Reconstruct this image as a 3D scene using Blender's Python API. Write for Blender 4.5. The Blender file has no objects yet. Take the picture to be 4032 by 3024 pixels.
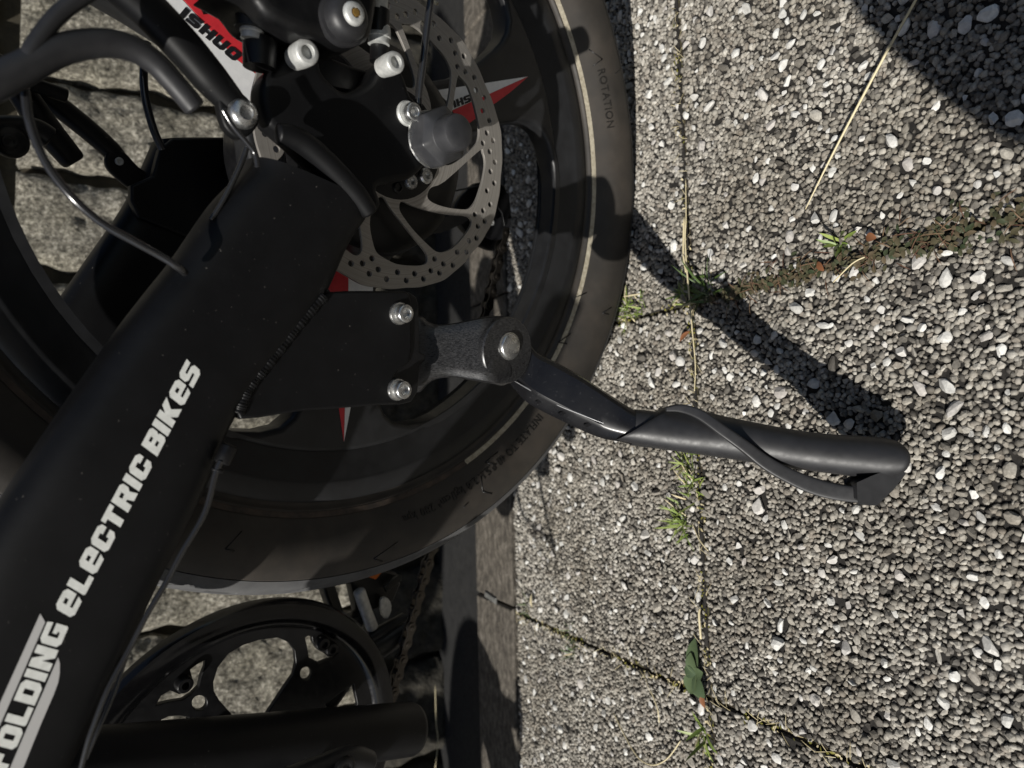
import bpy, math, random
import numpy as np
from mathutils import Vector, Matrix
from mathutils.bvhtree import BVHTree
PI = math.pi
rng = np.random.default_rng(7)
random.seed(7)
S = bpy.context.scene
COL = S.collection

# ---------------------------------------------------------------- camera, world, sun
CAM = np.array([-0.183518, -0.472072, 0.351415])
YAW, PITCH, ROLL, FPX = -0.089135, -0.481220, -0.014603, 2725.91     # FPX at 4032 px width
BYAW, LEAN = -0.175994, 0.282313
def rot(ax, a):
    c, s = math.cos(a), math.sin(a)
    return np.array({'x': [[1,0,0],[0,c,-s],[0,s,c]], 'y': [[c,0,s],[0,1,0],[-s,0,c]], 'z': [[c,-s,0],[s,c,0],[0,0,1]]}[ax])
M = rot('z', YAW) @ rot('x', PITCH) @ rot('y', ROLL)      # columns: right, forward, up of the upright view
BM = rot('z', BYAW) @ rot('x', LEAN)                      # bicycle axes: x to the rear, y away from the viewer, z up
cam_d = bpy.data.cameras.new('camera'); cam = bpy.data.objects.new('camera', cam_d); COL.objects.link(cam)
cam_d.sensor_width = 36; cam_d.lens = FPX / 4032 * 36; cam_d.clip_start = 0.01; cam_d.clip_end = 200
Rm = np.eye(4); Rm[:3, 0] = -M[:, 2]; Rm[:3, 1] = M[:, 0]; Rm[:3, 2] = -M[:, 1]; Rm[:3, 3] = CAM
cam.matrix_world = Matrix(Rm.tolist())
cam_d.dof.use_dof = True; cam_d.dof.focus_distance = 0.385; cam_d.dof.aperture_fstop = 10
S.camera = cam
SUN_EL, SUN_AZ = math.radians(40), math.radians(36)        # azimuth of the direction the light travels
w = bpy.data.worlds.new("World"); S.world = w; w.use_nodes = True
nt = w.node_tree; bg = nt.nodes['Background']
sky = nt.nodes.new('ShaderNodeTexSky'); sky.sky_type = 'NISHITA'; sky.sun_disc = False
sky.sun_elevation = SUN_EL; sky.sun_rotation = math.atan2(-math.cos(SUN_AZ), -math.sin(SUN_AZ))
nt.links.new(sky.outputs[0], bg.inputs[0]); bg.inputs[1].default_value = 0.05
sd = bpy.data.lights.new('sun', 'SUN'); sun = bpy.data.objects.new('sun', sd); COL.objects.link(sun)
sd.energy = 5.0; sd.angle = math.radians(0.6); sd.color = (1, 0.965, 0.90)
travel = Vector((math.cos(SUN_AZ)*math.cos(SUN_EL), math.sin(SUN_AZ)*math.cos(SUN_EL), -math.sin(SUN_EL)))
sun.rotation_euler = travel.to_track_quat('-Z', 'Y').to_euler(); sun.location = (-2, -2, 3)
S.view_settings.view_transform = 'Standard'; S.view_settings.look = 'None'
S.view_settings.exposure = 0.1; S.view_settings.gamma = 1.0

# ---------------------------------------------------------------- measuring helpers
K = 4032 / 2212.0
def ray(x, y):
    d = M @ np.array([(1512 - y*K)/FPX, 1, -(x*K - 2016)/FPX]); return d
def on_z(x, y, z=0.0):
    d = ray(x, y); return CAM + d*(z - CAM[2])/d[2]
def on_y(x, y, Y):
    d = ray(x, y); return CAM + d*(Y - CAM[1])/d[1]
def at_d(x, y, d): return CAM + ray(x, y)*d
def D(x, y, o):                                            # point of the bicycle's side plane at depth o, in bicycle axes
    d = ray(x, y) @ BM; c = CAM @ BM; return c + d*(o - c[1])/d[1]
def D2(x, y, o): q = D(x, y, o); return (q[0], q[2])
def Wd(p): return BM @ np.asarray(p, float)                # bicycle axes -> world

# ---------------------------------------------------------------- object helpers
def tag(o, label=None, cat=None, group=None, kind=None):
    if label: o['label'] = label
    if cat: o['category'] = cat
    if group: o['group'] = group
    if kind: o['kind'] = kind
    return o
def empty(name, loc, label, cat, group=None):
    o = bpy.data.objects.new(name, None); COL.objects.link(o); o.location = loc; o.empty_display_size = .02
    return tag(o, label, cat, group)
def mk(name, V, F, mat, parent=None, smooth=True, angle=None, label=None):
    me = bpy.data.meshes.new(name); me.from_pydata([tuple(map(float, v)) for v in V], [], [tuple(map(int, f)) for f in F]); me.update()
    if smooth:
        me.polygons.foreach_set('use_smooth', [True]*len(me.polygons))
        if angle is not None: me.set_sharp_from_angle(angle=math.radians(angle))
    o = bpy.data.objects.new(name, me); COL.objects.link(o)
    for m in (mat if isinstance(mat, (list, tuple)) else [mat]): me.materials.append(m)
    if parent: o.parent = parent
    if label: o['label'] = label
    return o
def join(parts):
    V, F = [], []
    for v, f in parts:
        n = len(V); V += [tuple(q) for q in v]; F += [tuple(i+n for i in g) for g in f]
    return V, F
def catmull(P, n=6, closed=False):
    P = [np.asarray(p, float) for p in P]; out = []
    N = len(P); rngk = range(N) if closed else range(N-1)
    for i in rngk:
        if closed: a, b, c, d = P[i-1], P[i], P[(i+1) % N], P[(i+2) % N]
        else: a, b, c, d = P[max(i-1, 0)], P[i], P[i+1], P[min(i+2, N-1)]
        for k in range(n):
            t = k/n
            out.append(.5*((2*b) + (-a+c)*t + (2*a-5*b+4*c-d)*t*t + (-a+3*b-3*c+d)*t**3))
    if not closed: out.append(P[-1])
    return out
def curve2d(polys, thick, bevel, res=3):
    """filled 2-D outlines (first outer, rest holes) as a bevelled slab; returns verts, faces in slab axes"""
    cu = bpy.data.curves.new('tmp', 'CURVE'); cu.dimensions = '2D'; cu.fill_mode = 'BOTH'
    cu.extrude = max(thick/2 - bevel, 1e-5); cu.bevel_depth = bevel; cu.bevel_resolution = res; cu.offset = -bevel
    for P in polys:
        sp = cu.splines.new('POLY'); sp.points.add(len(P)-1)
        for q, p in zip(sp.points, P): q.co = (p[0], p[1], 0, 1)
        sp.use_cyclic_u = True
    ob = bpy.data.objects.new('tmp', cu); COL.objects.link(ob)
    me = bpy.data.meshes.new_from_object(ob.evaluated_get(bpy.context.evaluated_depsgraph_get()))
    V = [tuple(v.co) for v in me.vertices]; F = [tuple(p.vertices) for p in me.polygons]
    bpy.data.objects.remove(ob); bpy.data.curves.remove(cu); bpy.data.meshes.remove(me)
    return V, F
SC = 100.0
def slab(polys, o_front, thick, bevel=.001, res=3):
    """side-plane slab in bicycle axes; polys are (x, z) outlines in metres"""
    V, F = curve2d([[(a*SC, b*SC) for a, b in P] for P in polys], thick*SC, bevel*SC, res)
    om = o_front + thick/2
    return [Wd((x/SC, om - z/SC, y/SC)) for x, y, z in V], F
def plate(name, px, o, thick, mat, parent, holes=(), bevel=.001, smooth=0, label=None, ang=35, hsmooth=0):
    P = [np.array(D2(x, y, o)) for x, y in px]
    if smooth: P = catmull(P, smooth, True)
    H = []
    for h in holes:
        h = [np.array(D2(x, y, o)) for x, y in h]
        H.append(catmull(h, hsmooth, True) if hsmooth else h)
    V, F = slab([P] + H, o, thick, bevel)
    return mk(name, V, F, mat, parent, angle=ang, label=label)
def disc_px(cx, cy, rx, ry=None, n=24):
    ry = ry or rx
    return [(cx + rx*math.cos(a), cy + ry*math.sin(a)) for a in np.linspace(0, 2*PI, n+1)[:-1]]
def frames(P):
    P = [np.asarray(p, float) for p in P]; T = []
    for i in range(len(P)):
        t = P[min(i+1, len(P)-1)] - P[max(i-1, 0)]; T.append(t/np.linalg.norm(t))
    ref = np.array([0, 0, 1.]) if abs(T[0][2]) < .9 else np.array([1., 0, 0])
    N = [np.cross(T[0], ref)]; N[0] /= np.linalg.norm(N[0])
    for i in range(1, len(P)):
        n = N[-1] - T[i]*(N[-1] @ T[i]); N.append(n/np.linalg.norm(n))
    return P, T, N
def tube_vf(P, r, n=16, cap=True):
    P, T, N = frames(P)
    if not hasattr(r, '__len__'): r = [r]*len(P)
    if len(r) != len(P): r = np.interp(np.linspace(0, 1, len(P)), np.linspace(0, 1, len(r)), r)
    V, F = [], []
    ring = [(p, t, nn, rr) for p, t, nn, rr in zip(P, T, N, r)]
    if cap:
        p, t, nn, rr = ring[0]; ring = [(p, t, nn, rr*.72)] + [(p + t*rr*.12, t, nn, rr*.93)] + [(p + t*rr*.3, t, nn, rr)] + ring[1:]
        p, t, nn, rr = ring[-1]; ring = ring[:-1] + [(p - t*rr*.3, t, nn, rr), (p - t*rr*.12, t, nn, rr*.93), (p, t, nn, rr*.72)]
    for p, t, nn, rr in ring:
        b = np.cross(t, nn)
        for k in range(n):
            a = 2*PI*k/n; V.append(p + rr*(math.cos(a)*nn + math.sin(a)*b))
    m = len(ring)
    for i in range(m-1):
        for k in range(n):
            F.append((i*n+k, i*n+(k+1) % n, (i+1)*n+(k+1) % n, (i+1)*n+k))
    F.append(tuple(range(n))[::-1]); F.append(tuple((m-1)*n+k for k in range(n)))
    return V, F
def tube(name, P, r, mat, parent=None, n=16, sub=6, label=None):
    V, F = tube_vf(catmull(P, sub) if sub > 1 else P, r, n)
    return mk(name, V, F, mat, parent, angle=50, label=label)
def lathe_vf(prof, c, ax, n=32, hexa=None):
    """prof: list of (r, h) along axis ax from centre c (world)"""
    ax = np.asarray(ax, float); ax /= np.linalg.norm(ax)
    u = np.cross(ax, [0, 0, 1.]); 
    if np.linalg.norm(u) < .1: u = np.cross(ax, [1., 0, 0])
    u /= np.linalg.norm(u); v = np.cross(ax, u)
    V, F = [], []
    for j, (r, h) in enumerate(prof):
        for k in range(n):
            a = 2*PI*k/n; rr = r
            if hexa and j in hexa: rr = r*min(1/math.cos((a % (PI/3)) - PI/6), 1.13)*.95
            V.append(c + ax*h + rr*(math.cos(a)*u + math.sin(a)*v))
    m = len(prof)
    for i in range(m-1):
        for k in range(n): F.append((i*n+k, i*n+(k+1) % n, (i+1)*n+(k+1) % n, (i+1)*n+k))
    F.append(tuple(range(n))[::-1]); F.append(tuple((m-1)*n+k for k in range(n)))
    return V, F
NY = Wd((0, -1, 0))
def bolt_vf(x, y, o, r, h, socket=.5, depth=.5, base=0.0):
    """socket-head bolt facing the viewer side; centre given on plane o"""
    c = Wd(D(x, y, o)); s = r*socket
    prof = [(r*.9, -base), (r, 0), (r, h*.8), (r*.93, h*.94), (r*.82, h), (s*1.12, h), (s, h*.95), (s*.98, h*(1-depth)), (s*.2, h*(1-depth)-.0003)]
    return lathe_vf(prof, c, NY, 30)
def glyph(polys, res=0): return polys

# ---------------------------------------------------------------- materials
def mat(name, col=(.5,.5,.5), rough=.5, metal=0.0, spec=None, build=None):
    m = bpy.data.materials.new(name); m.use_nodes = True; n = m.node_tree; b = n.nodes['Principled BSDF']
    b.inputs['Base Color'].default_value = (*col, 1); b.inputs['Roughness'].default_value = rough; b.inputs['Metallic'].default_value = metal
    if spec is not None: b.inputs['Specular IOR Level'].default_value = spec
    if build: build(n, b)
    return m
def N(n, t, **k):
    x = n.nodes.new(t)
    for a, v in k.items(): setattr(x, a, v)
    return x
def coords(n): return N(n, 'ShaderNodeTexCoord').outputs['Object']
def noise(n, scale, detail=3, rough=.6, vec=None, out='Fac'):
    t = N(n, 'ShaderNodeTexNoise'); t.inputs['Scale'].default_value = scale; t.inputs['Detail'].default_value = detail; t.inputs['Roughness'].default_value = rough
    n.links.new(vec if vec is not None else coords(n), t.inputs['Vector']); return t.outputs[out]
def ramp(n, fac, stops):
    r = N(n, 'ShaderNodeValToRGB'); e = r.color_ramp.elements
    while len(e) < len(stops): e.new(.5)
    for q, (p, c) in zip(e, stops): q.position = p; q.color = (*c, 1) if len(c) == 3 else c
    n.links.new(fac, r.inputs[0]); return r.outputs[0]
def bump(n, b, h, strength, dist):
    k = N(n, 'ShaderNodeBump'); k.inputs['Strength'].default_value = strength; k.inputs['Distance'].default_value = dist
    n.links.new(h, k.inputs['Height']); n.links.new(k.outputs[0], b.inputs['Normal'])
def g(v): return (v, v, v)
def noisy(c0, c1, scale, r0, r1, bs=.2, bd=.0005, bscale=None, detail=4):
    def f(n, b):
        t = noise(n, scale, detail)
        n.links.new(ramp(n, t, [(.3, c0), (.7, c1)]), b.inputs['Base Color'])
        n.links.new(ramp(n, noise(n, scale*2.3, 3), [(.3, g(r0)), (.7, g(r1))]), b.inputs['Roughness'])
        if bs: bump(n, b, noise(n, bscale or scale*3, 4), bs, bd)
    return f
m_frame = mat('matte_black_paint', (.004,.004,.0045), .42, spec=.32, build=noisy((.0030,.0031,.0035), (.0052,.0053,.006), 60, .38, .48, .04, .0002, 900))
m_black = mat('satin_black_metal', (.005,.005,.0055), .35, spec=.36, build=noisy((.0035,.0035,.004), (.0065,.0065,.007), 90, .28, .45, .06, .0002, 700))
def scratched(n, b):
    mp = N(n, 'ShaderNodeMapping'); mp.inputs['Rotation'].default_value = (0, -.15, .1); mp.inputs['Scale'].default_value = (5, 5, 1); n.links.new(coords(n), mp.inputs['Vector'])
    s = noise(n, 160, 4, .7, mp.outputs[0]); t = noise(n, 55, 3)
    n.links.new(ramp(n, s, [(.62, (.006,.006,.007)), (.72, (.035,.035,.037))]), b.inputs['Base Color'])
    n.links.new(ramp(n, t, [(.3, g(.24)), (.7, g(.36))]), b.inputs['Roughness']); bump(n, b, s, .05, .0001)
m_stand = mat('glossy_black_alloy', (.012,.012,.014), .25, spec=.5, build=scratched)
def worn(n, b):
    mp = N(n, 'ShaderNodeMapping'); mp.inputs['Rotation'].default_value = (0, -.15, .1); mp.inputs['Scale'].default_value = (5, 5, 1); n.links.new(coords(n), mp.inputs['Vector'])
    s = noise(n, 330, 6, .8, mp.outputs[0])
    n.links.new(ramp(n, s, [(.44, (.012,.012,.013)), (.70, (.060,.060,.062))]), b.inputs['Base Color'])
    n.links.new(ramp(n, s, [(.3, g(.24)), (.7, g(.42))]), b.inputs['Roughness']); bump(n, b, s, .08, .0002)
m_worn = mat('worn_black_alloy', (.02,.02,.02), .3, .25, spec=.8, build=worn)
m_plastic = mat('dark_grey_plastic', (.016,.016,.018), .38, build=noisy((.014,.014,.0155), (.021,.021,.023), 120, .42, .54, .05, .0002, 800))
m_cap = mat('grey_rubber_cap', (.03,.03,.034), .42, build=noisy((.022,.023,.026), (.04,.04,.043), 90, .36, .5, .08, .0002, 600))
def tyre_n(n, b):
    t = noise(n, 25, 5)
    n.links.new(ramp(n, t, [(.25, (.016,.0145,.013)), (.5, (.030,.026,.022)), (.78, (.056,.046,.037))]), b.inputs['Base Color'])
    n.links.new(ramp(n, noise(n, 60, 4), [(.3, g(.5)), (.7, g(.68))]), b.inputs['Roughness']); bump(n, b, noise(n, 900, 3), .12, .0003)
m_tyre = mat('tyre_rubber', (.035,.031,.028), .6, build=tyre_n)
m_tread = mat('tread_rubber', (.06,.06,.062), .7, build=noisy((.05,.05,.052), (.085,.085,.086), 40, .6, .8, .2, .0004, 600))
m_rubber = mat('cable_rubber', (.015,.015,.016), .17, spec=.9)
m_rim = mat('black_cast_wheel', (.012,.012,.013), .34, spec=.45, build=noisy((.009,.0092,.010), (.016,.0165,.018), 70, .3, .45, .05, .0002, 700))
def brushed(n, b):
    # circular machining marks on the braking track
    tc = coords(n); c = Wd((0, 0, .26))
    sub = N(n, 'ShaderNodeVectorMath', operation='DISTANCE'); sub.inputs[1].default_value = tuple(c); n.links.new(tc, sub.inputs[0])
    cx = N(n, 'ShaderNodeCombineXYZ'); n.links.new(sub.outputs['Value'], cx.inputs[0])
    r = noise(n, 1600, 2, .6, cx.outputs[0])
    n.links.new(ramp(n, r, [(.3, (.28,.262,.24)), (.7, (.46,.435,.40))]), b.inputs['Base Color'])
    n.links.new(ramp(n, noise(n, 150, 4), [(.3, g(.34)), (.7, g(.5))]), b.inputs['Roughness']); bump(n, b, r, .15, .0002)
m_gloss = mat('gloss_black_plastic', (.004,.004,.0045), .16, spec=.5, build=noisy((.003,.003,.0035), (.006,.006,.0065), 60, .12, .24, 0))
m_rotor = mat('worn_brake_steel', (.25,.22,.19), .45, 0.6, build=brushed)
m_silver = mat('zinc_silver', (.62,.63,.62), .28, .95, build=noisy((.5,.5,.49), (.7,.7,.69), 200, .2, .38, .1, .0002, 900))
m_dull = mat('dull_alloy', (.55,.56,.56), .5, .35, build=noisy((.4,.41,.4), (.62,.62,.6), 300, .4, .6, .2, .0003, 900))
m_brass = mat('brass', (.6,.36,.1), .35, .8)
m_white = mat('white_print', (.72,.73,.71), .5, build=noisy((.62,.63,.6), (.76,.77,.74), 400, .45, .6, 0))
m_wdecal = mat('white_decal', (.7,.7,.7), .4, build=noisy((.68,.68,.68), (.78,.78,.77), 200, .35, .5, 0))
m_rdecal = mat('red_decal', (.42,.018,.025), .4, build=noisy((.48,.02,.028), (.58,.028,.038), 200, .35, .5, 0))
m_kdecal = mat('black_print', (.008,.008,.01), .45)
m_grey = mat('grey_print', (.46,.455,.45), .5)
m_reflect = mat('reflective_stripe', (.36,.32,.24), .5, build=noisy((.24,.21,.155), (.46,.42,.33), 350, .4, .6, .3, .0003, 1200))
m_chain = mat('oily_chain_steel', (.09,.08,.07), .3, .9)
m_orange = mat('orange_reflector', (.5,.12,.01), .3)

bike = empty('bicycle', (0, 0, 0), 'black folding electric bicycle leaning on its side stand before the stone wall', 'bicycle')
def part(name, vf, m, parent, label=None, ang=40):
    return mk(name, vf[0], vf[1], m, parent, angle=ang, label=label)

# ================================================================= GROUND
XB, XC, YA, YK = -0.0874, -0.3704, -0.0865, 0.2073
PX = [XC-1.722, XC-1.435, XC-1.148, XC-.861, XC-.574, XC-.287, XC, XB, XB+.287, XB+.574, XB+.861, XB+1.148, XB+1.435, XB+1.722]
PY = [YK, YA, YA-.2935, YA-.587, YA-.88, YA-1.174, YA-1.468, YA-1.761]
GAP = .0028
m_matrix = mat('slab_mortar', (.03,.026,.022), .9, build=noisy((.007,.006,.005), (.024,.021,.018), 220, .85, .95, .6, .001, 500))
def painted(n, b):
    t = noise(n, 60, 4); d = noise(n, 620, 2, .5); e = noise(n, 7, 3)
    mx = N(n, 'ShaderNodeMixRGB'); n.links.new(ramp(n, d, [(.735, g(0)), (.76, g(.8))]), mx.inputs[0])
    n.links.new(ramp(n, t, [(.3, (.0030,.0031,.0035)), (.7, (.0052,.0053,.006))]), mx.inputs[1]); mx.inputs[2].default_value = (.07,.066,.06,1)
    n.links.new(mx.outputs[0], b.inputs['Base Color'])
    n.links.new(ramp(n, e, [(.35, g(.36)), (.65, g(.50))]), b.inputs['Roughness']); bump(n, b, noise(n, 900, 3), .05, .0002)
m_frame = mat('matte_black_paint', (.004,.004,.0045), .42, spec=.24, build=painted)
def peb(n, b):
    gi = N(n, 'ShaderNodeNewGeometry')
    c = ramp(n, gi.outputs['Random Per Island'], [(0, (.07,.064,.057)), (.2, (.18,.168,.148)), (.42, (.32,.303,.27)), (.62, (.42,.40,.36)), (.8, (.24,.214,.183)), (.93, (.56,.54,.495)), (1, (.12,.11,.10))])
    t = noise(n, 700, 4, .7)
    mx = N(n, 'ShaderNodeMixRGB', blend_type='MULTIPLY'); mx.inputs[0].default_value = 1
    n.links.new(c, mx.inputs[1]); n.links.new(ramp(n, t, [(.3, g(.7)), (.65, g(1.15))]), mx.inputs[2])
    st = N(n, 'ShaderNodeMixRGB', blend_type='MULTIPLY'); st.inputs[0].default_value = 1
    n.links.new(mx.outputs[0], st.inputs[1]); n.links.new(ramp(n, noise(n, 9, 5, .65), [(.35, (.66,.63,.58)), (.6, (1.0,.99,.97))]), st.inputs[2])
    n.links.new(st.outputs[0], b.inputs['Base Color']); bump(n, b, t, .35, .0006)
m_peb = mat('gravel_stones', (.3,.28,.25), .75, build=peb)
def pebw(n, b):
    gi = N(n, 'ShaderNodeNewGeometry')
    c = ramp(n, gi.outputs['Random Per Island'], [(0, (.50,.49,.46)), (.5, (.70,.69,.655)), (1, (.44,.41,.38))])
    t = noise(n, 300, 5, .7)
    mx = N(n, 'ShaderNodeMixRGB', blend_type='MULTIPLY'); mx.inputs[0].default_value = 1
    n.links.new(c, mx.inputs[1]); n.links.new(ramp(n, t, [(.3, g(.75)), (.65, g(1.08))]), mx.inputs[2])
    n.links.new(mx.outputs[0], b.inputs['Base Color']); bump(n, b, t, .4, .001)
m_pebw = mat('pale_quartz_stones', (.5,.5,.48), .7, build=pebw)
def soil_n(n, b):
    t = noise(n, 160, 6, .7)
    n.links.new(ramp(n, t, [(.3, (.018,.013,.008)), (.5, (.05,.038,.022)), (.68, (.075,.075,.02))]), b.inputs['Base Color']); bump(n, b, t, .9, .002)
m_soil = mat('mossy_joint_soil', (.04,.03,.02), .95, build=soil_n)
def far_peb(n, b):
    v = N(n, 'ShaderNodeTexVoronoi'); v.inputs['Scale'].default_value = 210; n.links.new(coords(n), v.inputs['Vector'])
    sep = N(n, 'ShaderNodeSeparateColor'); n.links.new(v.outputs['Color'], sep.inputs[0])
    c = ramp(n, sep.outputs[0], [(0, (.12,.11,.10)), (.5, (.27,.25,.22)), (1, (.42,.41,.38))])
    mx = N(n, 'ShaderNodeMixRGB', blend_type='MULTIPLY'); mx.inputs[0].default_value = 1
    n.links.new(c, mx.inputs[1]); n.links.new(ramp(n, v.outputs['Distance'], [(.35, g(1)), (.7, g(.12))]), mx.inputs[2])
    n.links.new(mx.outputs[0], b.inputs['Base Color'])
    inv = ramp(n, v.outputs['Distance'], [(.1, g(1)), (.8, g(0))]); bump(n, b, inv, .8, .003)
m_far = mat('exposed_aggregate', (.25,.23,.2), .8, build=far_peb)

# bare ground out to the horizon, below everything
def grid_sheet(name, x0, x1, y0, y1, z, m, kind='structure'):
    o = mk(name, [(x0,y0,z),(x1,y0,z),(x1,y1,z),(x0,y1,z)], [(0,1,2,3)], m, smooth=False); tag(o, kind=kind); return o
o = grid_sheet('ground', -60, 60, -60, 60, -.032, m_far); tag(o, 'flat bare ground lying below the slabs and kerb', 'ground')
o = grid_sheet('joint_soil', -2.1, 1.65, -1.85, YK, -.0048, m_soil); tag(o, 'brown mossy soil filling the joints of the paving slabs', 'soil')

def box_vf(x0, x1, y0, y1, z0, z1, ch=0.0):
    V = [(x0,y0,z0),(x1,y0,z0),(x1,y1,z0),(x0,y1,z0),(x0,y0,z1-ch),(x1,y0,z1-ch),(x1,y1,z1-ch),(x0,y1,z1-ch)]
    F = [(0,3,2,1),(0,1,5,4),(1,2,6,5),(2,3,7,6),(3,0,4,7)]
    if ch:
        V += [(x0+ch,y0+ch,z1),(x1-ch,y0+ch,z1),(x1-ch,y1-ch,z1),(x0+ch,y1-ch,z1)]
        F += [(4,5,9,8),(5,6,10,9),(6,7,11,10),(7,4,8,11),(8,9,10,11)]
    else: F.append((4,5,6,7))
    return V, F
# pebbles: faceted crushed stones, set in each slab
def ico():
    t = (1+5**.5)/2
    V = np.array([(-1,t,0),(1,t,0),(-1,-t,0),(1,-t,0),(0,-1,t),(0,1,t),(0,-1,-t),(0,1,-t),(t,0,-1),(t,0,1),(-t,0,-1),(-t,0,1)], float)
    F = [(0,11,5),(0,5,1),(0,1,7),(0,7,10),(0,10,11),(1,5,9),(5,11,4),(11,10,2),(10,7,6),(7,1,8),(3,9,4),(3,4,2),(3,2,6),(3,6,8),(3,8,9),(4,9,5),(2,4,11),(6,2,10),(8,6,7),(9,8,1)]
    V /= np.linalg.norm(V[0])
    def sub(V, F):
        V = list(V); c = {}; G = []
        def mid(a, b):
            k = (min(a,b), max(a,b))
            if k not in c: q = V[a]+V[b]; V.append(q/np.linalg.norm(q)); c[k] = len(V)-1
            return c[k]
        for a, b, d in F:
            x, y, z = mid(a,b), mid(b,d), mid(d,a); G += [(a,x,z),(b,y,x),(d,z,y),(x,y,z)]
        return np.array(V), G
    return (sub(V, F), (V, F))
(IV, IF), (JV, JF) = ico(); IF = np.array(IF); JF = np.array(JF)
protos = []
for k in range(24):
    v = IV.copy()
    for _ in range(8):
        nn = rng.normal(size=3); nn /= np.linalg.norm(nn); h = rng.uniform(.38, .80)
        d = v @ nn; v = v - np.outer(np.maximum(d-h, 0), nn)
    protos.append(v * (1 + rng.normal(0, .03, (len(v), 1))))
protos = np.array(protos)
protos2 = []
for k in range(40):
    v = JV @ np.linalg.qr(rng.normal(size=(3, 3)))[0]
    for _ in range(4):
        nn = rng.normal(size=3); nn /= np.linalg.norm(nn); v = v - np.outer(np.maximum(v @ nn - rng.uniform(.6, .95), 0), nn)
    protos2.append(v * (1 + rng.normal(0, .09, (len(v), 1))) * 1.12)
protos2 = np.array(protos2)
def stones(P, Rad, asp, hgt, z, pt=None, fc=None):
    pt = protos if pt is None else pt; fc = IF if fc is None else fc
    n = len(P); pr = pt[rng.integers(0, len(pt), n)].copy()
    a = rng.uniform(0, 2*PI, n); tilt = rng.normal(0, .35, (n, 2))
    v = pr * np.stack([Rad*asp, Rad/asp, Rad*hgt], 1)[:, None, :]
    v[:, :, 2] += v[:, :, 0]*tilt[:, :1]*.5
    c, s = np.cos(a)[:, None], np.sin(a)[:, None]
    x = v[:, :, 0]*c - v[:, :, 1]*s; y = v[:, :, 0]*s + v[:, :, 1]*c
    out = np.stack([x + P[:, :1], y + P[:, 1:2], v[:, :, 2] + z[:, None]], -1)
    return out.reshape(-1, 3), (fc[None] + (np.arange(n)*pt.shape[1])[:, None, None]).reshape(-1, 3)
def fast_mesh(name, sets, mats):
    V = np.concatenate([s[0] for s in sets]); off = 0; Fs, mi = [], []
    for i, (v, f) in enumerate(sets):
        Fs.append(f+off); off += len(v); mi.append(np.full(len(f), i, np.int32))
    Fa = np.concatenate(Fs); mi = np.concatenate(mi)
    me = bpy.data.meshes.new(name); me.vertices.add(len(V)); me.vertices.foreach_set('co', V.astype(np.float32).ravel())
    me.loops.add(len(Fa)*3); me.loops.foreach_set('vertex_index', Fa.astype(np.int32).ravel())
    me.polygons.add(len(Fa)); me.polygons.foreach_set('loop_start', np.arange(0, len(Fa)*3, 3, dtype=np.int32))
    me.polygons.foreach_set('material_index', mi); me.polygons.foreach_set('use_smooth', (mi == 0) & ((Fa[:, 0]//12) % 2 == 0))
    for m in mats: me.materials.append(m)
    me.update(calc_edges=True); o = bpy.data.objects.new(name, me); COL.objects.link(o); return o
slabs = []
for i in range(len(PX)-1):
    for j in range(len(PY)-1):
        x0, x1, y1, y0 = PX[i]+GAP*.5, PX[i+1]-GAP*.5, PY[j]-GAP*.5, PY[j+1]+GAP*.5
        slabs.append((x0, x1, y0, y1))
near = [q for q in slabs if q[0] > -.68 and q[1] < .5 and q[2] > -.40]; far_ = [q for q in slabs if q not in near]
pv = join([box_vf(a, b, c, d, -.028, -.0026, .0012) for a, b, c, d in near] + [box_vf(a, b, c, d, -.028, .0002, .0012) for a, b, c, d in far_])
o = mk('pavement', pv[0], pv[1], [m_matrix, m_far], smooth=False); tag(o, 'square exposed aggregate paving slabs bedded in dark mortar', 'pavement', kind='structure')
nf = len(box_vf(0,1,0,1,0,1,.1)[1]); o.data.polygons.foreach_set('material_index', [0]*(nf*len(near)) + [1]*(nf*len(far_)))
# candidate stones over the part of the paving near the view
X0, X1, Y0, Y1 = -.657, .487, -.380, YK-.002
big = []
for _ in range(6500):
    p = np.array([rng.uniform(X0, X1), rng.uniform(Y0, Y1)]); r = .0021 + .0040*rng.beta(.8, 3.4)
    big.append((p[0], p[1], r))
cell = {}
kept = []
for x, y, r in big:
    ok = True; cx, cy = int(x/.012), int(y/.012)
    for i in (-1,0,1):
        for j in (-1,0,1):
            for (a, b2, rr) in cell.get((cx+i, cy+j), ()):
                if (a-x)**2+(b2-y)**2 < ((r+rr)*.95+.0005)**2: ok = False
    if ok: cell.setdefault((cx, cy), []).append((x, y, r)); kept.append((x, y, r))
small = []
sp = .0029
jj = 0; y = Y0
while y < Y1:
    xs = np.arange(X0, X1, sp) + (sp/2 if jj % 2 else 0)
    q = np.stack([xs, np.full_like(xs, y)], 1) + rng.normal(0, sp*.24, (len(xs), 2))
    for a, b2 in q:
        cx, cy = int(a/.012), int(b2/.012); ok = True
        for i in (-1,0,1):
            for j in (-1,0,1):
                for (c1, c2, rr) in cell.get((cx+i, cy+j), ()):
                    if (a-c1)**2+(b2-c2)**2 < (rr+.0004)**2: ok = False; break
        if ok: small.append((a, b2))
    y += sp*.87; jj += 1
def in_slab(p, r):
    m = np.zeros(len(p), bool)
    for (a, b2, c, d) in slabs: m |= (p[:,0] > a+r*.6) & (p[:,0] < b2-r*.6) & (p[:,1] > c+r*.6) & (p[:,1] < d-r*.6)
    return m
sm = np.array(small); rs = np.clip(rng.lognormal(math.log(.00158), .20, len(sm)), .0010, .0025); k = in_slab(sm, rs); sm, rs = sm[k], rs[k]
kb = np.array(kept); k = in_slab(kb[:, :2], kb[:, 2]); kb = kb[k]
pale = rng.random(len(kb)) < (.42 + .35*(kb[:, 2] > .0034))
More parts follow.
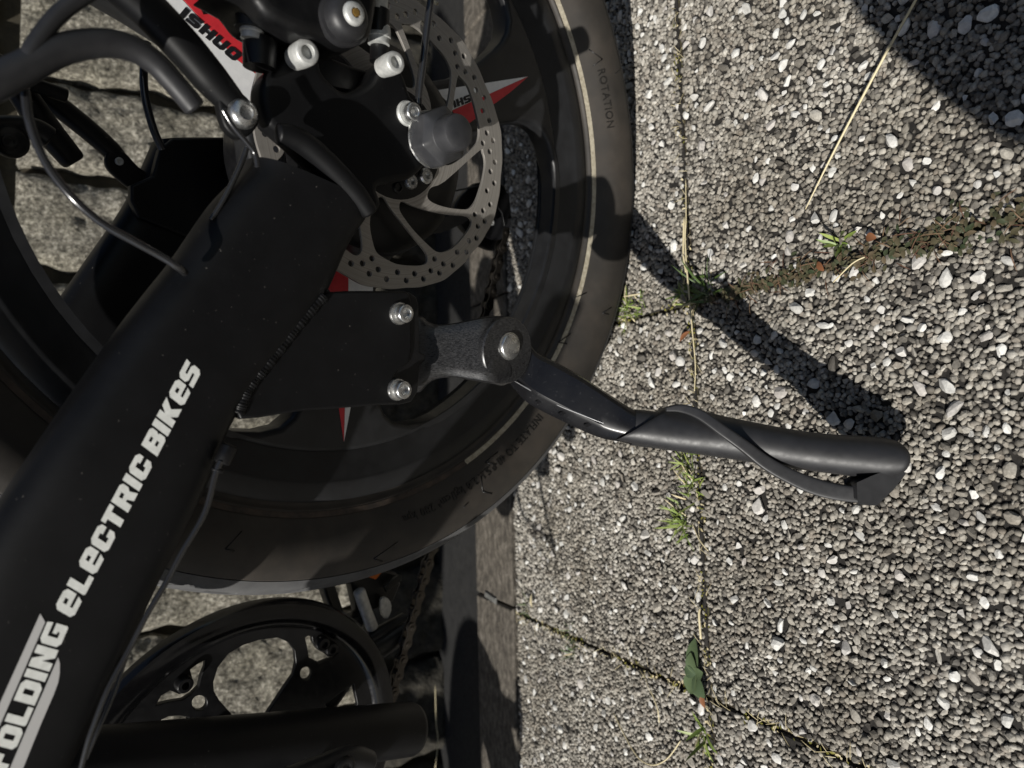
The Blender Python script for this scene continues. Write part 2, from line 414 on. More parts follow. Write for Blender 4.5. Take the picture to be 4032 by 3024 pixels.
def lay(P, R, asp=.13, h=(.75, 1.05), z=(.1, .5), **k):
    return stones(P, R, np.exp(rng.normal(0, asp, len(P))), rng.uniform(*h, len(P)), -.0026 + R*rng.uniform(*z, len(P)), **k)
sets = [lay(sm, rs, pt=protos2, fc=JF), lay(kb[~pale, :2], kb[~pale, 2], .2, (.45, .7), (.1, .35)), lay(kb[pale, :2], kb[pale, 2]*1.08, .16, (.45, .7), (.12, .4))]
o = fast_mesh('aggregate_stones', sets, [m_peb, m_peb, m_pebw]); tag(o, 'small grey and pale crushed stones exposed in the paving slabs', 'gravel', kind='stuff')
print('stones', len(sm), len(kb))

# concrete kerb strip, dark gutter band
def conc(n, b):
    mp = N(n, 'ShaderNodeMapping'); mp.inputs['Scale'].default_value = (.75, 1.2, 1); n.links.new(coords(n), mp.inputs['Vector'])
    t = noise(n, 130, 8, .72, mp.outputs[0]); t2 = noise(n, 14, 3)
    mx = N(n, 'ShaderNodeMixRGB', blend_type='MULTIPLY'); mx.inputs[0].default_value = .8
    n.links.new(ramp(n, t, [(.30, (.028,.024,.019)), (.5, (.10,.086,.069)), (.68, (.23,.205,.172))]), mx.inputs[1]); n.links.new(ramp(n, t2, [(.3, g(.7)), (.7, g(1.05))]), mx.inputs[2])
    n.links.new(mx.outputs[0], b.inputs['Base Color']); bump(n, b, t, .9, .004)
m_conc = mat('weathered_concrete', (.2,.18,.15), .85, build=conc)
m_gut = mat('shaded_bitumen', (.03,.03,.03), .8, build=noisy((.006,.006,.006), (.015,.0145,.014), 90, .7, .9, .5, .001, 400))  # bicycle's shade partly put into this near-black gutter colour
kerb_y1 = .302
kv = []
xs = [-2.6, -2.1, -1.6, -1.1, -.72, -.366, -.02, .33, .68, 1.2, 1.7, 2.2]
for a, b2 in zip(xs[:-1], xs[1:]): kv.append(box_vf(a+.0015, b2-.0015, YK+.002, kerb_y1, -.028, .0015, .002))
kv = join(kv); o = mk('kerb', kv[0], kv[1], m_conc, smooth=False); tag(o, 'pale weathered concrete edging between paving and dark gutter', 'kerb', kind='structure')
o = grid_sheet('gutter', -2.6, 2.2, kerb_y1, .475, -.006, m_gut); tag(o, 'bitumen band at the foot of the stone wall, shade put into its dark colour', 'gutter')

V, F = box_vf(-.014, .014, -.0035, .0035, 0, .0028, .001); o = mk('inlay', V, F, mat('pale_mortar', (.16,.16,.15), .8, build=noisy((.07,.07,.066), (.17,.17,.16), 300, .7, .9, .6, .001, 500)), smooth=False)
p_ = on_z(1062,1290,.001); o.location = tuple(p_); o.rotation_euler = (0,0,1.45); tag(o, 'short grey mortar bar set in the concrete edging near its joint', 'marker')
# stone wall: one course of tall rock-faced blocks on a low course, dark recessed joints
def stone_n(n, b):
    mp = N(n, 'ShaderNodeMapping'); mp.inputs['Scale'].default_value = (1, 1, .8); n.links.new(coords(n), mp.inputs['Vector'])
    t = noise(n, 240, 8, .85, mp.outputs[0]); t2 = noise(n, 14, 4)
    mx = N(n, 'ShaderNodeMixRGB', blend_type='MULTIPLY'); mx.inputs[0].default_value = .9
    n.links.new(ramp(n, t, [(.35, (.020,.018,.015)), (.45, (.14,.13,.108)), (.53, (.36,.34,.29)), (.62, (.82,.79,.71))]), mx.inputs[1])
    n.links.new(ramp(n, t2, [(.3, (.62,.60,.52)), (.7, (1.0,.98,.95))]), mx.inputs[2])
    n.links.new(mx.outputs[0], b.inputs['Base Color']); bump(n, b, t, .85, .005)
m_stone = mat('rough_stone', (.25,.23,.19), .88, build=stone_n)
m_low = mat('stained_shaded_stone', (.04,.036,.027), .9, build=noisy((.010,.009,.0065), (.042,.037,.027), 85, .85, .95, .8, .004, 120))  # low course: shade at the wall foot mixed into its stained colour
m_mortar = mat('dark_recess', (.035,.03,.02), .95, build=noisy((.02,.017,.01), (.05,.042,.026), 60, .9, .98, .6, .002, 200))
def vnoise(P, f, seed):
    r = np.random.default_rng(seed); out = np.zeros(len(P))
    for k in range(5):
        d = r.normal(size=3)*f*(1.0+k*.7); out += np.sin(P @ d + r.uniform(0, 6))/(1+k*.6)
    return out/2.4
WY = .44
wall = empty('stone_wall', (0, WY, 0), 'wall of tall rough faced stone blocks with dark recessed joints behind the bicycle', 'wall')
bx = [-2.45,-2.3,-2.16,-2.02,-1.88,-1.74,-1.6,-1.47,-1.33,-1.2,-1.06,-.93,-.79,-.66,-.525,-.396,-.26,-.12,.015,.129,.24,.355,.475,.60,.73,.86,1.0,1.15,1.28,1.42,1.55,1.69,1.83,1.97]
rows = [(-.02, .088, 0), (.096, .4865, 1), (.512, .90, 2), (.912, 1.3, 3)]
for ri, (z0, z1, sh) in enumerate(rows):
    parts = []
    for i in range(len(bx)-1):
        j = .0072
        xa, xb = bx[i]+j+(.05*(ri % 2 == 0)), bx[i+1]-j+(.05*(ri % 2 == 0))
        nx, nz = 26, max(6, int((z1-z0)/.0055))
        X, Z = np.meshgrid(np.linspace(0, 1, nx+1), np.linspace(0, 1, nz+1))
        x = xa + (xb-xa)*X; z = z0 + (z1-z0)*Z
        edge = np.minimum.reduce([X*(xb-xa), (1-X)*(xb-xa), Z*(z1-z0), (1-Z)*(z1-z0)])
        wob = .0032*np.sin(z*29+i*2.1) + .0022*np.sin(z*71+i) + .0014*np.sin(z*173+i*3)
        x = x + wob*(2*np.abs(X-.5))**2
        P = np.stack([x.ravel()*1.0, np.zeros(x.size), z.ravel()], 1)
        d = .009*(1-np.exp(-edge.ravel()/.007)) + .0034*vnoise(P+i*3.7, 48, 3+ri) + .0024*vnoise(P+i*1.3, 150, 9) + .0012*vnoise(P+i*.7, 420, 19) + rng.normal(0, .0006, x.size)
        yf = -d; yf[edge.ravel() < 1e-9] = .0
        V = [(a, q, c) for a, q, c in zip(x.ravel(), yf, z.ravel())]
        F = [(r*(nx+1)+c, r*(nx+1)+c+1, (r+1)*(nx+1)+c+1, (r+1)*(nx+1)+c) for r in range(nz) for c in range(nx)]
        n0 = len(V); border = [c for c in range(nx+1)] + [r*(nx+1)+nx for r in range(1, nz+1)] + [nz*(nx+1)+c for c in range(nx-1, -1, -1)] + [r*(nx+1) for r in range(nz-1, 0, -1)]
        for b2 in border: V.append((V[b2][0], .030, V[b2][2]))
        for q in range(len(border)):
            q2 = (q+1) % len(border); F.append((border[q2], border[q], n0+q, n0+q2))
        parts.append((V, F))
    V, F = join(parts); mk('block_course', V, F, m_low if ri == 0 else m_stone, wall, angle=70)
V, F = box_vf(-2.44, 1.96, .016, .2, -.03, 1.31); mk('mortar_core', V, F, m_mortar, wall, smooth=False)

# ================================================================= BICYCLE
R = .26
def pol(r, deg, o=0.0): a = math.radians(deg); return np.array([r*math.cos(a), o, R + r*math.sin(a)])
def ring_lathe(prof, n=180, closed=True):
    """prof (r, o) revolved about the wheel axle -> world verts"""
    V, F = [], []; m = len(prof)
    for k in range(n):
        a = 360*k/n
        for r, oo in prof: V.append(Wd(pol(r, a, oo)))
    for k in range(n):
        k2 = (k+1) % n
        for j in range(m if closed else m-1):
            j2 = (j+1) % m; F.append((k*m+j, k*m+j2, k2*m+j2, k2*m+j))
    return V, F
wheel = mk('wheel', [Wd(pol(.006, a, oo)) for oo in (-.05, .05) for a in range(0, 360, 30)], [tuple(range(12)), tuple(range(23, 11, -1))] + [(k, (k+1) % 12, 12+(k+1) % 12, 12+k) for k in range(12)], m_black, bike, smooth=False)
half = [(.2604, 0), (.2600, -.006), (.2585, -.013), (.2555, -.0195), (.2515, -.0245), (.2470, -.0268), (.2450, -.0272), (.240, -.0277), (.232, -.0265), (.224, -.0228), (.2165, -.0172), (.2125, -.0142), (.2105, -.0142), (.2085, -.0118), (.2055, -.0108), (.2035, -.0095)]
def tyre_o(r):
    rr = [p[0] for p in half][::-1]; oo = [p[1] for p in half][::-1]; return np.interp(r, rr, oo)
side = [p for p in half if p[0] <= .2471]
tr = [p for p in half if p[0] >= .2469]
full_side = catmull([np.array(p) for p in side], 3)
part('tyre', ring_lathe([tuple(p) for p in full_side] + [(r, -o2) for r, o2 in [tuple(q) for q in full_side][::-1]], 220), m_tyre, wheel, ang=60)
trd = [tuple(p) for p in catmull([np.array(p) for p in tr], 7)]
# tread band with cut blocks
mt = []
n = 720; prof = trd + [(r, -o2) for r, o2 in trd[-2::-1]] if False else trd[::-1] + [(r, -o2) for r, o2 in trd[1:]]
V, F = [], []
for k in range(n):
    a = 360*k/n
    for r, oo in prof:
        dep = 0; q_ = (a/15.0 + (oo > 0)*.5) % 1.0; w_ = abs(oo)
        ph = (a*.125 + abs(oo)*28) % 1.0
        if .004 < w_ < .0235 and abs(q_ - (.15 + .5*(w_/.0235)**2)) < .05: dep = .0026
        if abs(w_-.0175) < .0014 and .75 < q_ < .98: dep = .0022
        V.append(Wd(pol(r+.0004-dep, a, oo)))
m_ = len(prof)
for k in range(n):
    k2 = (k+1) % n
    for j in range(m_-1): F.append((k*m_+j, k*m_+j+1, k2*m_+j+1, k2*m_+j))
part('tread', (V, F), m_tread, wheel, ang=40)
def arc(prof, a0, a1, n=150):
    V, F = [], []; m = len(prof)
    for k in range(n+1):
        for r, oo in prof: V.append(Wd(pol(r, a0+(a1-a0)*k/n, oo)))
    for k in range(n):
        for j in range(m): j2 = (j+1) % m; F.append((k*m+j, k*m+j2, (k+1)*m+j2, (k+1)*m+j))
    return V, F
sp_ = [(.2112, -.0146), (.2142, -.0160), (.2143, -.0152), (.2112, -.0138)]
part('sidewall_stripe', arc(sp_, 206, 400), m_reflect, wheel, ang=60)
part('sidewall_stripe', arc(sp_, 40.2, 205.8), mat('shaded_stripe', (.05,.036,.026), .7, build=noisy((.022,.018,.015), (.075,.052,.038), 130, .6, .8, .2, .0003, 900)), wheel, ang=60, label='part of the stripe with shade put into its brown colour')  # duller arc: shade on the tyre put into the stripe colour
# rim
rp = [(.2062, -.0098), (.2062, -.0118), (.2045, -.0127), (.1955, -.0134), (.1938, -.0128), (.1925, -.0120), (.1775, -.0088), (.1762, -.0082), (.1748, -.006)]
rp2 = rp + [(r, -o2) for r, o2 in rp[::-1]] + [(.196, .006), (.196, -.006)]
part('rim', ring_lathe(rp2, 220), m_rim, wheel, ang=28)
# three broad cast spokes on a hub disc, with rounded openings between them
SPK = [301.3, 179.4, 62.0]
def hw(r): return np.interp(r, [.066, .075, .09, .11, .133, .150, .160, .168, .174], [26, 17, 11.5, 9.8, 9.7, 10.5, 11.7, 14.5, 22])
outer = [pol(.1775, a)[[0, 2]] for a in np.arange(0, 360, 3)]
ops = []
for i in range(3):
    hi = SPK[i]; lo = SPK[(i+1) % 3] if i < 2 else SPK[0]-0
    if i == 2: hi, lo = SPK[2], SPK[0]-360
    P = []
    rr = [.066, .07, .08, .095, .11, .125, .14, .15, .158, .165, .170, .174]
    for r in rr: P.append(pol(r, lo+hw(r)))
    for a in np.linspace(lo+hw(.174)+4, hi-hw(.174)-4, 14): P.append(pol(.1752, a))
    for r in rr[::-1]: P.append(pol(r, hi-hw(r)))
    for a in np.linspace(hi-32, lo+32, 8): P.append(pol(.064, a))
    ops.append([tuple(p[[0, 2]]) for p in P])
V, F = slab([outer] + ops, -.0095, .019, .0035, 4)
part('spokes', (V, F), m_rim, wheel, ang=35)
hubp = [(0.001, .0), (.050, .0), (.058, .004), (.0605, .012), (.0605, .070), (.058, .078), (.048, .082), (.001, .082)]
part('hub_motor', lathe_vf(hubp, Wd((0, -.040, R)), -NY, 64), m_black, wheel, ang=35)
# decals on the spokes
def sticker(name, pts2, m, o=-.0099, t=.0006, parent=wheel):
    V, F = slab([pts2], o, t, .0001, 0); return mk(name, V, F, m, parent, smooth=False)
DO = -.0099
def c2(pts): return [(658.2+.3333*x, .3333*y) for x, y in pts]
def dec_px(name, px, m, o=DO): return sticker(name, [D2(x, y, o) for x, y in px], m, o)
dec_px('white_decal', c2([(820,590),(930,573),(1100,549),(1448,495),(1200,607),(955,715),(925,660),(880,615)]), m_wdecal)
dec_px('red_decal', c2([(957,716),(1200,608),(1450,496),(1330,600),(1220,680),(1140,745),(1065,800),(1000,790)]), m_rdecal, DO)
dec_px('red_decal', [(722,569),(705,599),(704,617),(714,629),(724,760),(733,884),(743,954),(745,884),(752.5,629),(752.5,592)], m_rdecal)
dec_px('white_decal', [(753,592),(753,629),(745.5,884),(743.5,954),(757,884),(782,755),(806,629),(806,611),(780,600)], m_wdecal)
def pp2(pts): return [tuple(pol(r, a)[[0, 2]]) for r, a in pts]
sticker('white_decal', pp2([(.152,60.5),(.1119,67.5),(.085,73.0),(.058,79.3),(.0602,74.5),(.063,64.1),(.0777,64.7),(.1094,61.3)]), m_wdecal, DO)
sticker('red_decal', pp2([(.152,60.4),(.1094,61.1),(.0777,64.5),(.063,63.9),(.062,54),(.0627,52),(.085,53),(.1011,55.7)]), m_rdecal, DO)

GL = {
'F': [[(0,0),(3,0),(3,3.8),(6,3.8),(6,6.2),(3,6.2),(3,7.6),(7,7.6),(7.4,10),(1,10),(0,9)]],
'O': [[(1.5,0),(6.5,0),(8,1.5),(8,8.5),(6.5,10),(1.5,10),(0,8.5),(0,1.5)],[(3,2.6),(5,2.6),(5,7.4),(3,7.4)]],
'L': [[(.6,0),(7,0),(7,2.6),(3,2.6),(3,10),(0,10),(0,.6)]],
'D': [[(0,0),(6.3,0),(8,1.7),(8,8.3),(6.3,10),(0,10)],[(3,2.6),(5,2.6),(5,7.4),(3,7.4)]],
'I': [[(0,0),(3,0),(3,10),(0,10)]],
'N': [[(0,0),(3,0),(3,5.2),(5,0),(8,0),(8,10),(5,10),(5,4.8),(3,10),(0,10)]],
'G': [[(1.5,0),(7.4,0),(8,.6),(8,5.8),(4.3,5.8),(4.3,3.8),(5.2,3.8),(5.2,2.6),(3,2.6),(3,7.4),(8,7.4),(7.6,10),(1.5,10),(0,8.5),(0,1.5)]],
'e': [[(1.5,0),(6.6,0),(7.6,2.4),(3,2.4),(3,3.8),(8,3.8),(8,8.5),(6.5,10),(1.5,10),(0,8.5),(0,1.5)],[(3,5.8),(5,5.8),(5,7.6),(3,7.6)]],
'C': [[(1.5,0),(6.5,0),(8,1.5),(8,4),(5,4),(5,2.6),(3,2.6),(3,7.4),(5,7.4),(5,6),(8,6),(8,8.5),(6.5,10),(1.5,10),(0,8.5),(0,1.5)]],
'T': [[(1.8,0),(4.8,0),(4.8,7.4),(7,7.4),(7,10),(0,10),(0,7.4),(1.8,7.4)]],
'R': [[(0,0),(3,0),(3,3.5),(3.8,3.5),(4.9,0),(8.1,0),(6.9,4.3),(8,5.6),(8,8.7),(6.8,10),(0,10)],[(3,5.7),(5,5.7),(5,7.6),(3,7.6)]],
'B': [[(0,0),(6.9,0),(8,1.1),(8,4.2),(7.2,5),(8,5.8),(8,8.9),(6.9,10),(0,10)],[(3,2.4),(5,2.4),(5,3.9),(3,3.9)],[(3,6.1),(5,6.1),(5,7.6),(3,7.6)]],
'K': [[(0,0),(3,0),(3,3.4),(4.9,0),(8.6,0),(5.7,5),(8.6,10),(4.9,10),(3,6.6),(3,10),(0,10)]],
'S': [[(0,0),(6.5,0),(8,1.5),(8,4.8),(6.7,6.1),(3,6.1),(3,7.4),(7.6,7.4),(8,10),(1.5,10),(0,8.5),(0,5.2),(1.3,3.9),(5,3.9),(5,2.6),(0,2.6)]],
'H': [[(0,0),(3,0),(3,3.8),(5,3.8),(5,0),(8,0),(8,10),(5,10),(5,6.2),(3,6.2),(3,10),(0,10)]],
'U': [[(1.5,0),(6.5,0),(8,1.5),(8,10),(5,10),(5,2.6),(3,2.6),(3,10),(0,10),(0,1.5)]]}
GW = {k: max(p[0] for p in v[0]) for k, v in GL.items()}
def word_polys(txt, gap=.9, space=3.2):
    out, x = [], 0
    for ch in txt:
        if ch == ' ': x += space-gap; continue
        out.append([[(px+x, py) for px, py in P] for P in GL[ch]]); x += GW[ch]+gap
    return out, x-gap
def flat_word(txt, quad, o, m, name, parent):
    """quad: TL, TR, BR, BL in picture measures on the plane o"""
    W, L = word_polys(txt); parts = []
    q = [np.array(D2(*c, o)) for c in quad]
    for gl in W:
        P = [[tuple(((q[3]*(1-u)+q[2]*u)*(1-v) + (q[0]*(1-u)+q[1]*u)*v)) for u, v in ((a/L, b2/10) for a, b2 in poly)] for poly in gl]
        parts.append(slab(P, o, .0004, .00005, 0))
    V, F = join(parts); return mk(name, V, F, m, parent, smooth=False)
flat_word('ISHUO', [(401,15),(525,118),(506,133),(387,32)], -.0103, m_kdecal, 'lettering', wheel)
flat_word('SHUO', [(1019,219),(956,243),(953,226),(1014,204)], -.0103, m_kdecal, 'lettering', wheel)
m_ink = mat('moulded_rubber', (.010,.009,.008), .45)
# raised tyre lettering
def arc_text(txt, a0, r0, size, name, extra=None):
    cu = bpy.data.curves.new('t', 'FONT'); cu.body = txt; cu.size = size*100; cu.extrude = .0; cu.space_character = 1.12
    ob = bpy.data.objects.new('t', cu); COL.objects.link(ob)
    me = bpy.data.meshes.new_from_object(ob.evaluated_get(bpy.context.evaluated_depsgraph_get()))
    V = [v.co for v in me.vertices]; F = [tuple(p.vertices) for p in me.polygons]; bpy.data.objects.remove(ob)
    out = []
    top = []
    for v in V:
        r = r0 + v.y/100; a = a0 - math.degrees(v.x/100/r0)
        out.append(Wd(pol(r, a, tyre_o(r)-.0007))); top.append(Wd(pol(r, a, tyre_o(r)+.0004)))
    n0 = len(out); edges = {}
    for f in F:
        for i in range(len(f)):
            e = (f[i], f[(i+1) % len(f)]); edges[e] = edges.get(e, 0)+1
    G = list(F)
    for (a, b2) in edges:
        if (b2, a) not in edges: G.append((b2, a, a+n0, b2+n0))
    return mk(name, out+top, G, m_ink, wheel, smooth=False)
arc_text('ROTATION', 297.5, .2235, .0078, 'raised_lettering')
arc_text('INFLATE TO 40 P.S.I. 2.8 kgf/cm\u00b2 280 kpa', 224.5, .2225, .0070, 'raised_lettering')
def seg_on_tyre(pts, wd=.0009, up=.0005):
    P = [Wd(pol(r, a, tyre_o(r)-up*.4)) for r, a in pts]; return tube_vf(P, wd/2, 6, False)
segs = [seg_on_tyre([(.2215,301.5),(.2290,299.0)]), seg_on_tyre([(.2290,299.0),(.2215,298.4)])]
def pxs(*pts):
    out = []
    for x, y in pts:
        q = D(x, y, -.0265)[[0, 2]] - np.array([0, R]); out.append((float(np.hypot(*q)), math.degrees(math.atan2(q[1], q[0]))))
    return out
for pl in ([(1252,722),(1232,741),(1244,744)],[(1318,664),(1301,676),(1312,679)],[(1285,632),(1266,645)],[(858,1170),(805,1206),(824,1212)],[(530,1152),(487,1186),(506,1190)],[(1088,980),(1062,1002),(1078,1006)],[(1046,1030),(1042,1062),(1060,1066)],[(1338,150),(1326,160)],[(1010,1086),(1000,1096)]):
    q = pxs(*pl); segs += [seg_on_tyre([a, b2], .0009) for a, b2 in zip(q[:-1], q[1:])]
V, F = join(segs)
for ch in wheel.children:
    if ch.name.startswith('tyre'):
        me = ch.data; V0 = [tuple(v.co) for v in me.vertices]; F0 = [tuple(p.vertices) for p in me.polygons]; n0 = len(V0)
        me.clear_geometry(); me.from_pydata(V0 + [tuple(map(float, v)) for v in V], [], F0 + [tuple(q+n0 for q in f) for f in F]); me.materials.append(m_black)
        me.polygons.foreach_set('use_smooth', [True]*len(me.polygons)); me.polygons.foreach_set('material_index', [0]*len(F0)+[1]*len(F)); me.update()

# ---- brake rotor: nine windows, nine groups of holes
TPL = [(.0312,183.2),(.0302,188),(.0332,199.5),(.0404,217.2),(.0498,230.4),(.0585,238.2),(.0618,240),(.0642,239.3),(.0652,236.6),(.0655,230.4),(.0655,221.2),(.0645,213.8),(.0622,208.8),(.0563,204),(.0477,196.6),(.0404,189.2),(.0350,183.8)]
HT = [(.0655,166.7),(.0740,167.2),(.0700,171.2),(.0742,176.1),(.0695,181.8),(.0740,186.6),(.0704,191.6),(.0743,196.1),(.0710,201.4)]
RO = -.0530
def wpol(x, y, o=None):
    q = D((1300+.4821*x)/K, (400+.4821*y)/K, o or RO); d = q[[0, 2]] - np.array([0, R]); return float(np.hypot(*d)), math.degrees(math.atan2(d[1], d[0])) % 360
Wt = [[(800,745),(830,700),(940,650),(1215,405),(1250,415),(1268,500),(1255,600),(1230,700),(1195,800),(1150,860),(1100,880),(960,865),(850,830),(800,790)],
[(570,830),(600,818),(680,855),(830,900),(980,925),(1100,935),(1150,960),(1150,1010),(1100,1090),(1020,1180),(940,1225),(870,1225),(800,1170),(700,1070),(620,970),(570,890)],
[(350,860),(425,772),(500,880),(620,1030),(700,1130),(780,1230),(795,1290),(770,1330),(680,1340),(540,1325),(430,1270),(380,1230),(350,1150),(325,1000)]]
Wp = [[wpol(*q) for q in w_] for w_ in Wt]
wins = Wp + [[(r, a-40*k) for r, a in Wp[2]] for k in (1, 2, 3)] + [[(r, a+40*k) for r, a in Wp[0]] for k in (1, 2, 3)]
Ht = [(1300,155),(1280,255),(1330,318),(1248,338),(1303,407),(1345,493),(1310,570),(1340,665),(1282,727),(1307,840),(1250,890),(1183,922),(1262,978),(1207,1018),(1195,1115),(1133,1137),(1113,1230),(1037,1230),(1003,1338),(925,1325),(853,1285),(893,1400),(823,1380),(762,1447),(690,1405),(622,1460),(550,1393),(460,1450),(393,1370),(320,1405),(342,1280),(265,1320),(170,1322)]
Hp = [wpol(*q) for q in Ht]
Hp += [(r, a+39.5*k) for k in (1, 2, 3) for r, a in Hp[4:13] if True] + [(r, a-39.5*k) for k in (1, 2, 3) for r, a in Hp[21:30]]
_h = []
def wdist(r, a):
    c = pol(r, a)[[0, 2]]; best = 9
    for w_ in wins:
        for q in w_: best = min(best, float(np.hypot(*(pol(*q)[[0, 2]]-c))))
    return best
for r, a in Hp:
    c = pol(r, a)[[0, 2]]
    if all(np.hypot(*(pol(*q)[[0, 2]]-c)) > .0042 for q in _h) and wdist(r, a) > .0024: _h.append((r, a))
Hp = _h
holes = []
for w_ in wins: holes.append([tuple(p) for p in catmull([pol(r, a)[[0, 2]] for r, a in w_], 3, True)])
for r, a in Hp:
    c = pol(min(r, .0752), a)[[0, 2]]; holes.append([(c[0]+.00165*math.cos(t), c[1]+.00165*math.sin(t)) for t in np.linspace(0, 2*PI, 13)[:-1]])
outl = [tuple(pol(.0790+.0009*math.sin(math.radians(a*9+20))**3, a)[[0, 2]]) for a in np.arange(0, 360, 2)]
outl2 = [tuple(pol(.018, a)[[0, 2]]) for a in range(0, 360, 12)]
V, F = slab([outl, outl2] + holes, RO, .0019, .0002, 1)
part('brake_rotor', (V, F), m_rotor, wheel, ang=30)
bp = []
for (x, y, r) in ((916,381,.0044),(884,393,.0042),(790,330,.004),(800,250,.004),(880,230,.004)):
    bp.append(lathe_vf([(r, -.001), (r, .0022), (r*.8, .0032), (r*.45, .0032), (r*.4, .0014), (.0003, .0014)], Wd(D(x, y, RO)), NY, 20))
for V, F in bp: mk('rotor_bolt', V, F, m_silver, wheel, angle=40)
part('rotor_rivet', lathe_vf([(.0032, -.001), (.0032, .0012), (.0022, .0018), (.0020, .0004), (.0003, .0004)], Wd(D(857, 405, RO)), NY, 20), m_black, wheel)
part('rotor_carrier', lathe_vf([(.03, 0), (.03, .006), (.018, .0075), (.012, .018), (.002, .018)], Wd((0, -.047, R)), NY, 40), m_black, wheel)

# ---- frame: left dropout casting and big chainstay (sweep of rounded boxes)
frame = plate('frame', [(600,285),(578,262),(565,205),(575,163),(600,140),(625,112),(655,106),(690,125),(702,160),(745,196),(790,180),(812,150),(835,128),(862,140),(878,170),(890,205),(912,232),(915,290),(925,345),(893,383),(850,394),(818,405),(826,440),(800,462),(720,400),(650,330)], -.078, .014, m_frame, bike, bevel=.0035, smooth=4)
def stay(name, LR, o, hd, m, parent, nn=4.0, ns=44, label=None):
    """LR: list of (left px, right px) on the mid plane o; rounded-box sections of half depth hd"""
    sh = np.array([0, hd*.62, 0]); A = [q + sh for q in catmull([D(*l, o-hd*.62) for l, r in LR], 6)]; B = [q + sh for q in catmull([D(*r, o-hd*.62) for l, r in LR], 6)]
    V, F = [], []
    for a, b2 in zip(A, B):
        c = (a+b2)/2; h = (b2-a)/2
        for k in range(ns):
            t = 2*PI*k/ns; ct, st = math.cos(t), math.sin(t)
            u = math.copysign(abs(ct)**(2/nn), ct); v = math.copysign(abs(st)**(2/2.6), st)
            V.append(Wd(c + h*u + np.array([0, hd*v, 0])))
    m2 = len(A)
    for i in range(m2-1):
        for k in range(ns): F.append((i*ns+k, i*ns+(k+1) % ns, (i+1)*ns+(k+1) % ns, (i+1)*ns+k))
    F.append(tuple(range(ns))[::-1]); F.append(tuple((m2-1)*ns+k for k in range(ns)))
    return mk(name, V, F, m, parent, angle=50, label=label)
LRs = [((560,335),(810,445)),((545,365),(800,472)),((477,437),(762,530)),((397,553),(712,640)),((335,632),(640,740)),((277,708),(575,822)),((173,855),(507,925)),((100,962),(450,1068)),((0,1112),(352,1266)),((-110,1290),(268,1448)),((-230,1480),(165,1660)),((-350,1670),(60,1880))]
cs = stay('chainstay', LRs, -.076, .0165, m_frame, frame)
tube('weld_tube', [Wd(D(*q, -.090)) for q in [(598,288),(632,296),(668,318),(720,366),(770,420),(800,462)]], [.0042,.0050,.0052,.0052,.005,.004], m_frame, frame, 20)
# weld bead down the seam with the stand plate
wb = []
ptsw = catmull([np.array((700,640,0.)), np.array((655,690,0.)), np.array((612,745,0.)), np.array((568,800,0.)), np.array((535,845,0.)), np.array((518,892,0.))], 8)
def hump(c, ax, r, el): return lathe_vf([(r*.98, -r*.2), (r, 0), (r*.8, r*el*.6), (r*.4, r*el*.95), (r*.05, r*el)], c, ax, 14)
BV = BVHTree.FromPolygons([tuple(Wd((0,0,0))*0 + np.array(v.co)) for v in cs.data.vertices], [tuple(p.vertices) for p in cs.data.polygons])
def hit(x, y, lift, bv=None):
    d = ray(x, y); h = (bv or BV).ray_cast(Vector(CAM), Vector(d/np.linalg.norm(d)))
    if h[0] is None: return None
    n = np.array(h[1]); n = n if n @ d < 0 else -n
    return np.array(h[0]) + n*lift
wp = catmull([Wd(D(q[0]-3, q[1], -.0870)) for q in ptsw], 14)
rr_w = [.0029 + .00009*math.sin(i*.50 + math.sin(i*.07)) + .00022*math.sin(i*.113) for i in range(len(wp))]
V, F = tube_vf(wp, rr_w, 16); mk('weld_bead', V, F, m_frame, frame, angle=80)
# printed words, laid on the curved face of the stay
def print_on(name, polys_uv, fn, m, parent, lift=.00025):
    import bmesh
    parts = []
    for polys in polys_uv:
        V, F = curve2d(polys, .0001, 0, 0)
        zt = max(v[2] for v in V)
        bm = bmesh.new(); vs = [bm.verts.new(v) for v in V]
        for f in F:
            if all(abs(V[i][2]-zt) < 1e-7 for i in f):
                try: bm.faces.new([vs[i] for i in f])
                except ValueError: pass
        for v in [v for v in bm.verts if not v.link_faces]: bm.verts.remove(v)
        for _ in range(2): bmesh.ops.subdivide_edges(bm, edges=[e for e in bm.edges if e.calc_length() > 1.2], cuts=1, use_grid_fill=True)
        bmesh.ops.triangulate(bm, faces=bm.faces)
        out = []; ok = True
        for v in bm.verts:
            px = fn(v.co.x, v.co.y); h = hit(px[0], px[1], lift)
            if h is None: h = Wd(D(px[0], px[1], -.092))
            out.append(h)
        bm.verts.index_update(); parts.append((out, [tuple(v.index for v in f.verts) for f in bm.faces])); bm.free()
    V, F = join(parts); return mk(name, V, F, m, parent, smooth=False)
def quad_fn(TL, TR, BR, BL, L, H=10.0):
    TL, TR, BR, BL = map(lambda q: np.array(q, float)/K, (TL, TR, BR, BL))
    # perspective-correct along the line from the depth ratio of its two ends
    k = 1.0/1.12
    def f(x, y):
        u = x/L; u = u*k/(1-u+u*k) if False else u/(u + (1-u)*(1/k)) if False else u
        v = y/H; return (BL*(1-u)+BR*u)*(1-v) + (TL*(1-u)+TR*u)*v
    return f
W1, L1 = word_polys('eLeCTRIC BIKeS')
wf = quad_fn((213,2393), (735,1413), (793,1462), (286,2435), L1)
def warp(f, L):                                           # letters grow a little towards the near end
    def h(x, y):
        u = x/L; u = u + .055*4*u*(1-u)*.5; return f(u*L, y)
    return h
print_on('lettering', W1, warp(wf, L1), m_white, frame)
W2, L2 = word_polys('FOLDING')
print_on('lettering', W2, quad_fn((-61,3019), (188,2443), (270,2467), (22,3040), L2), m_white, frame)
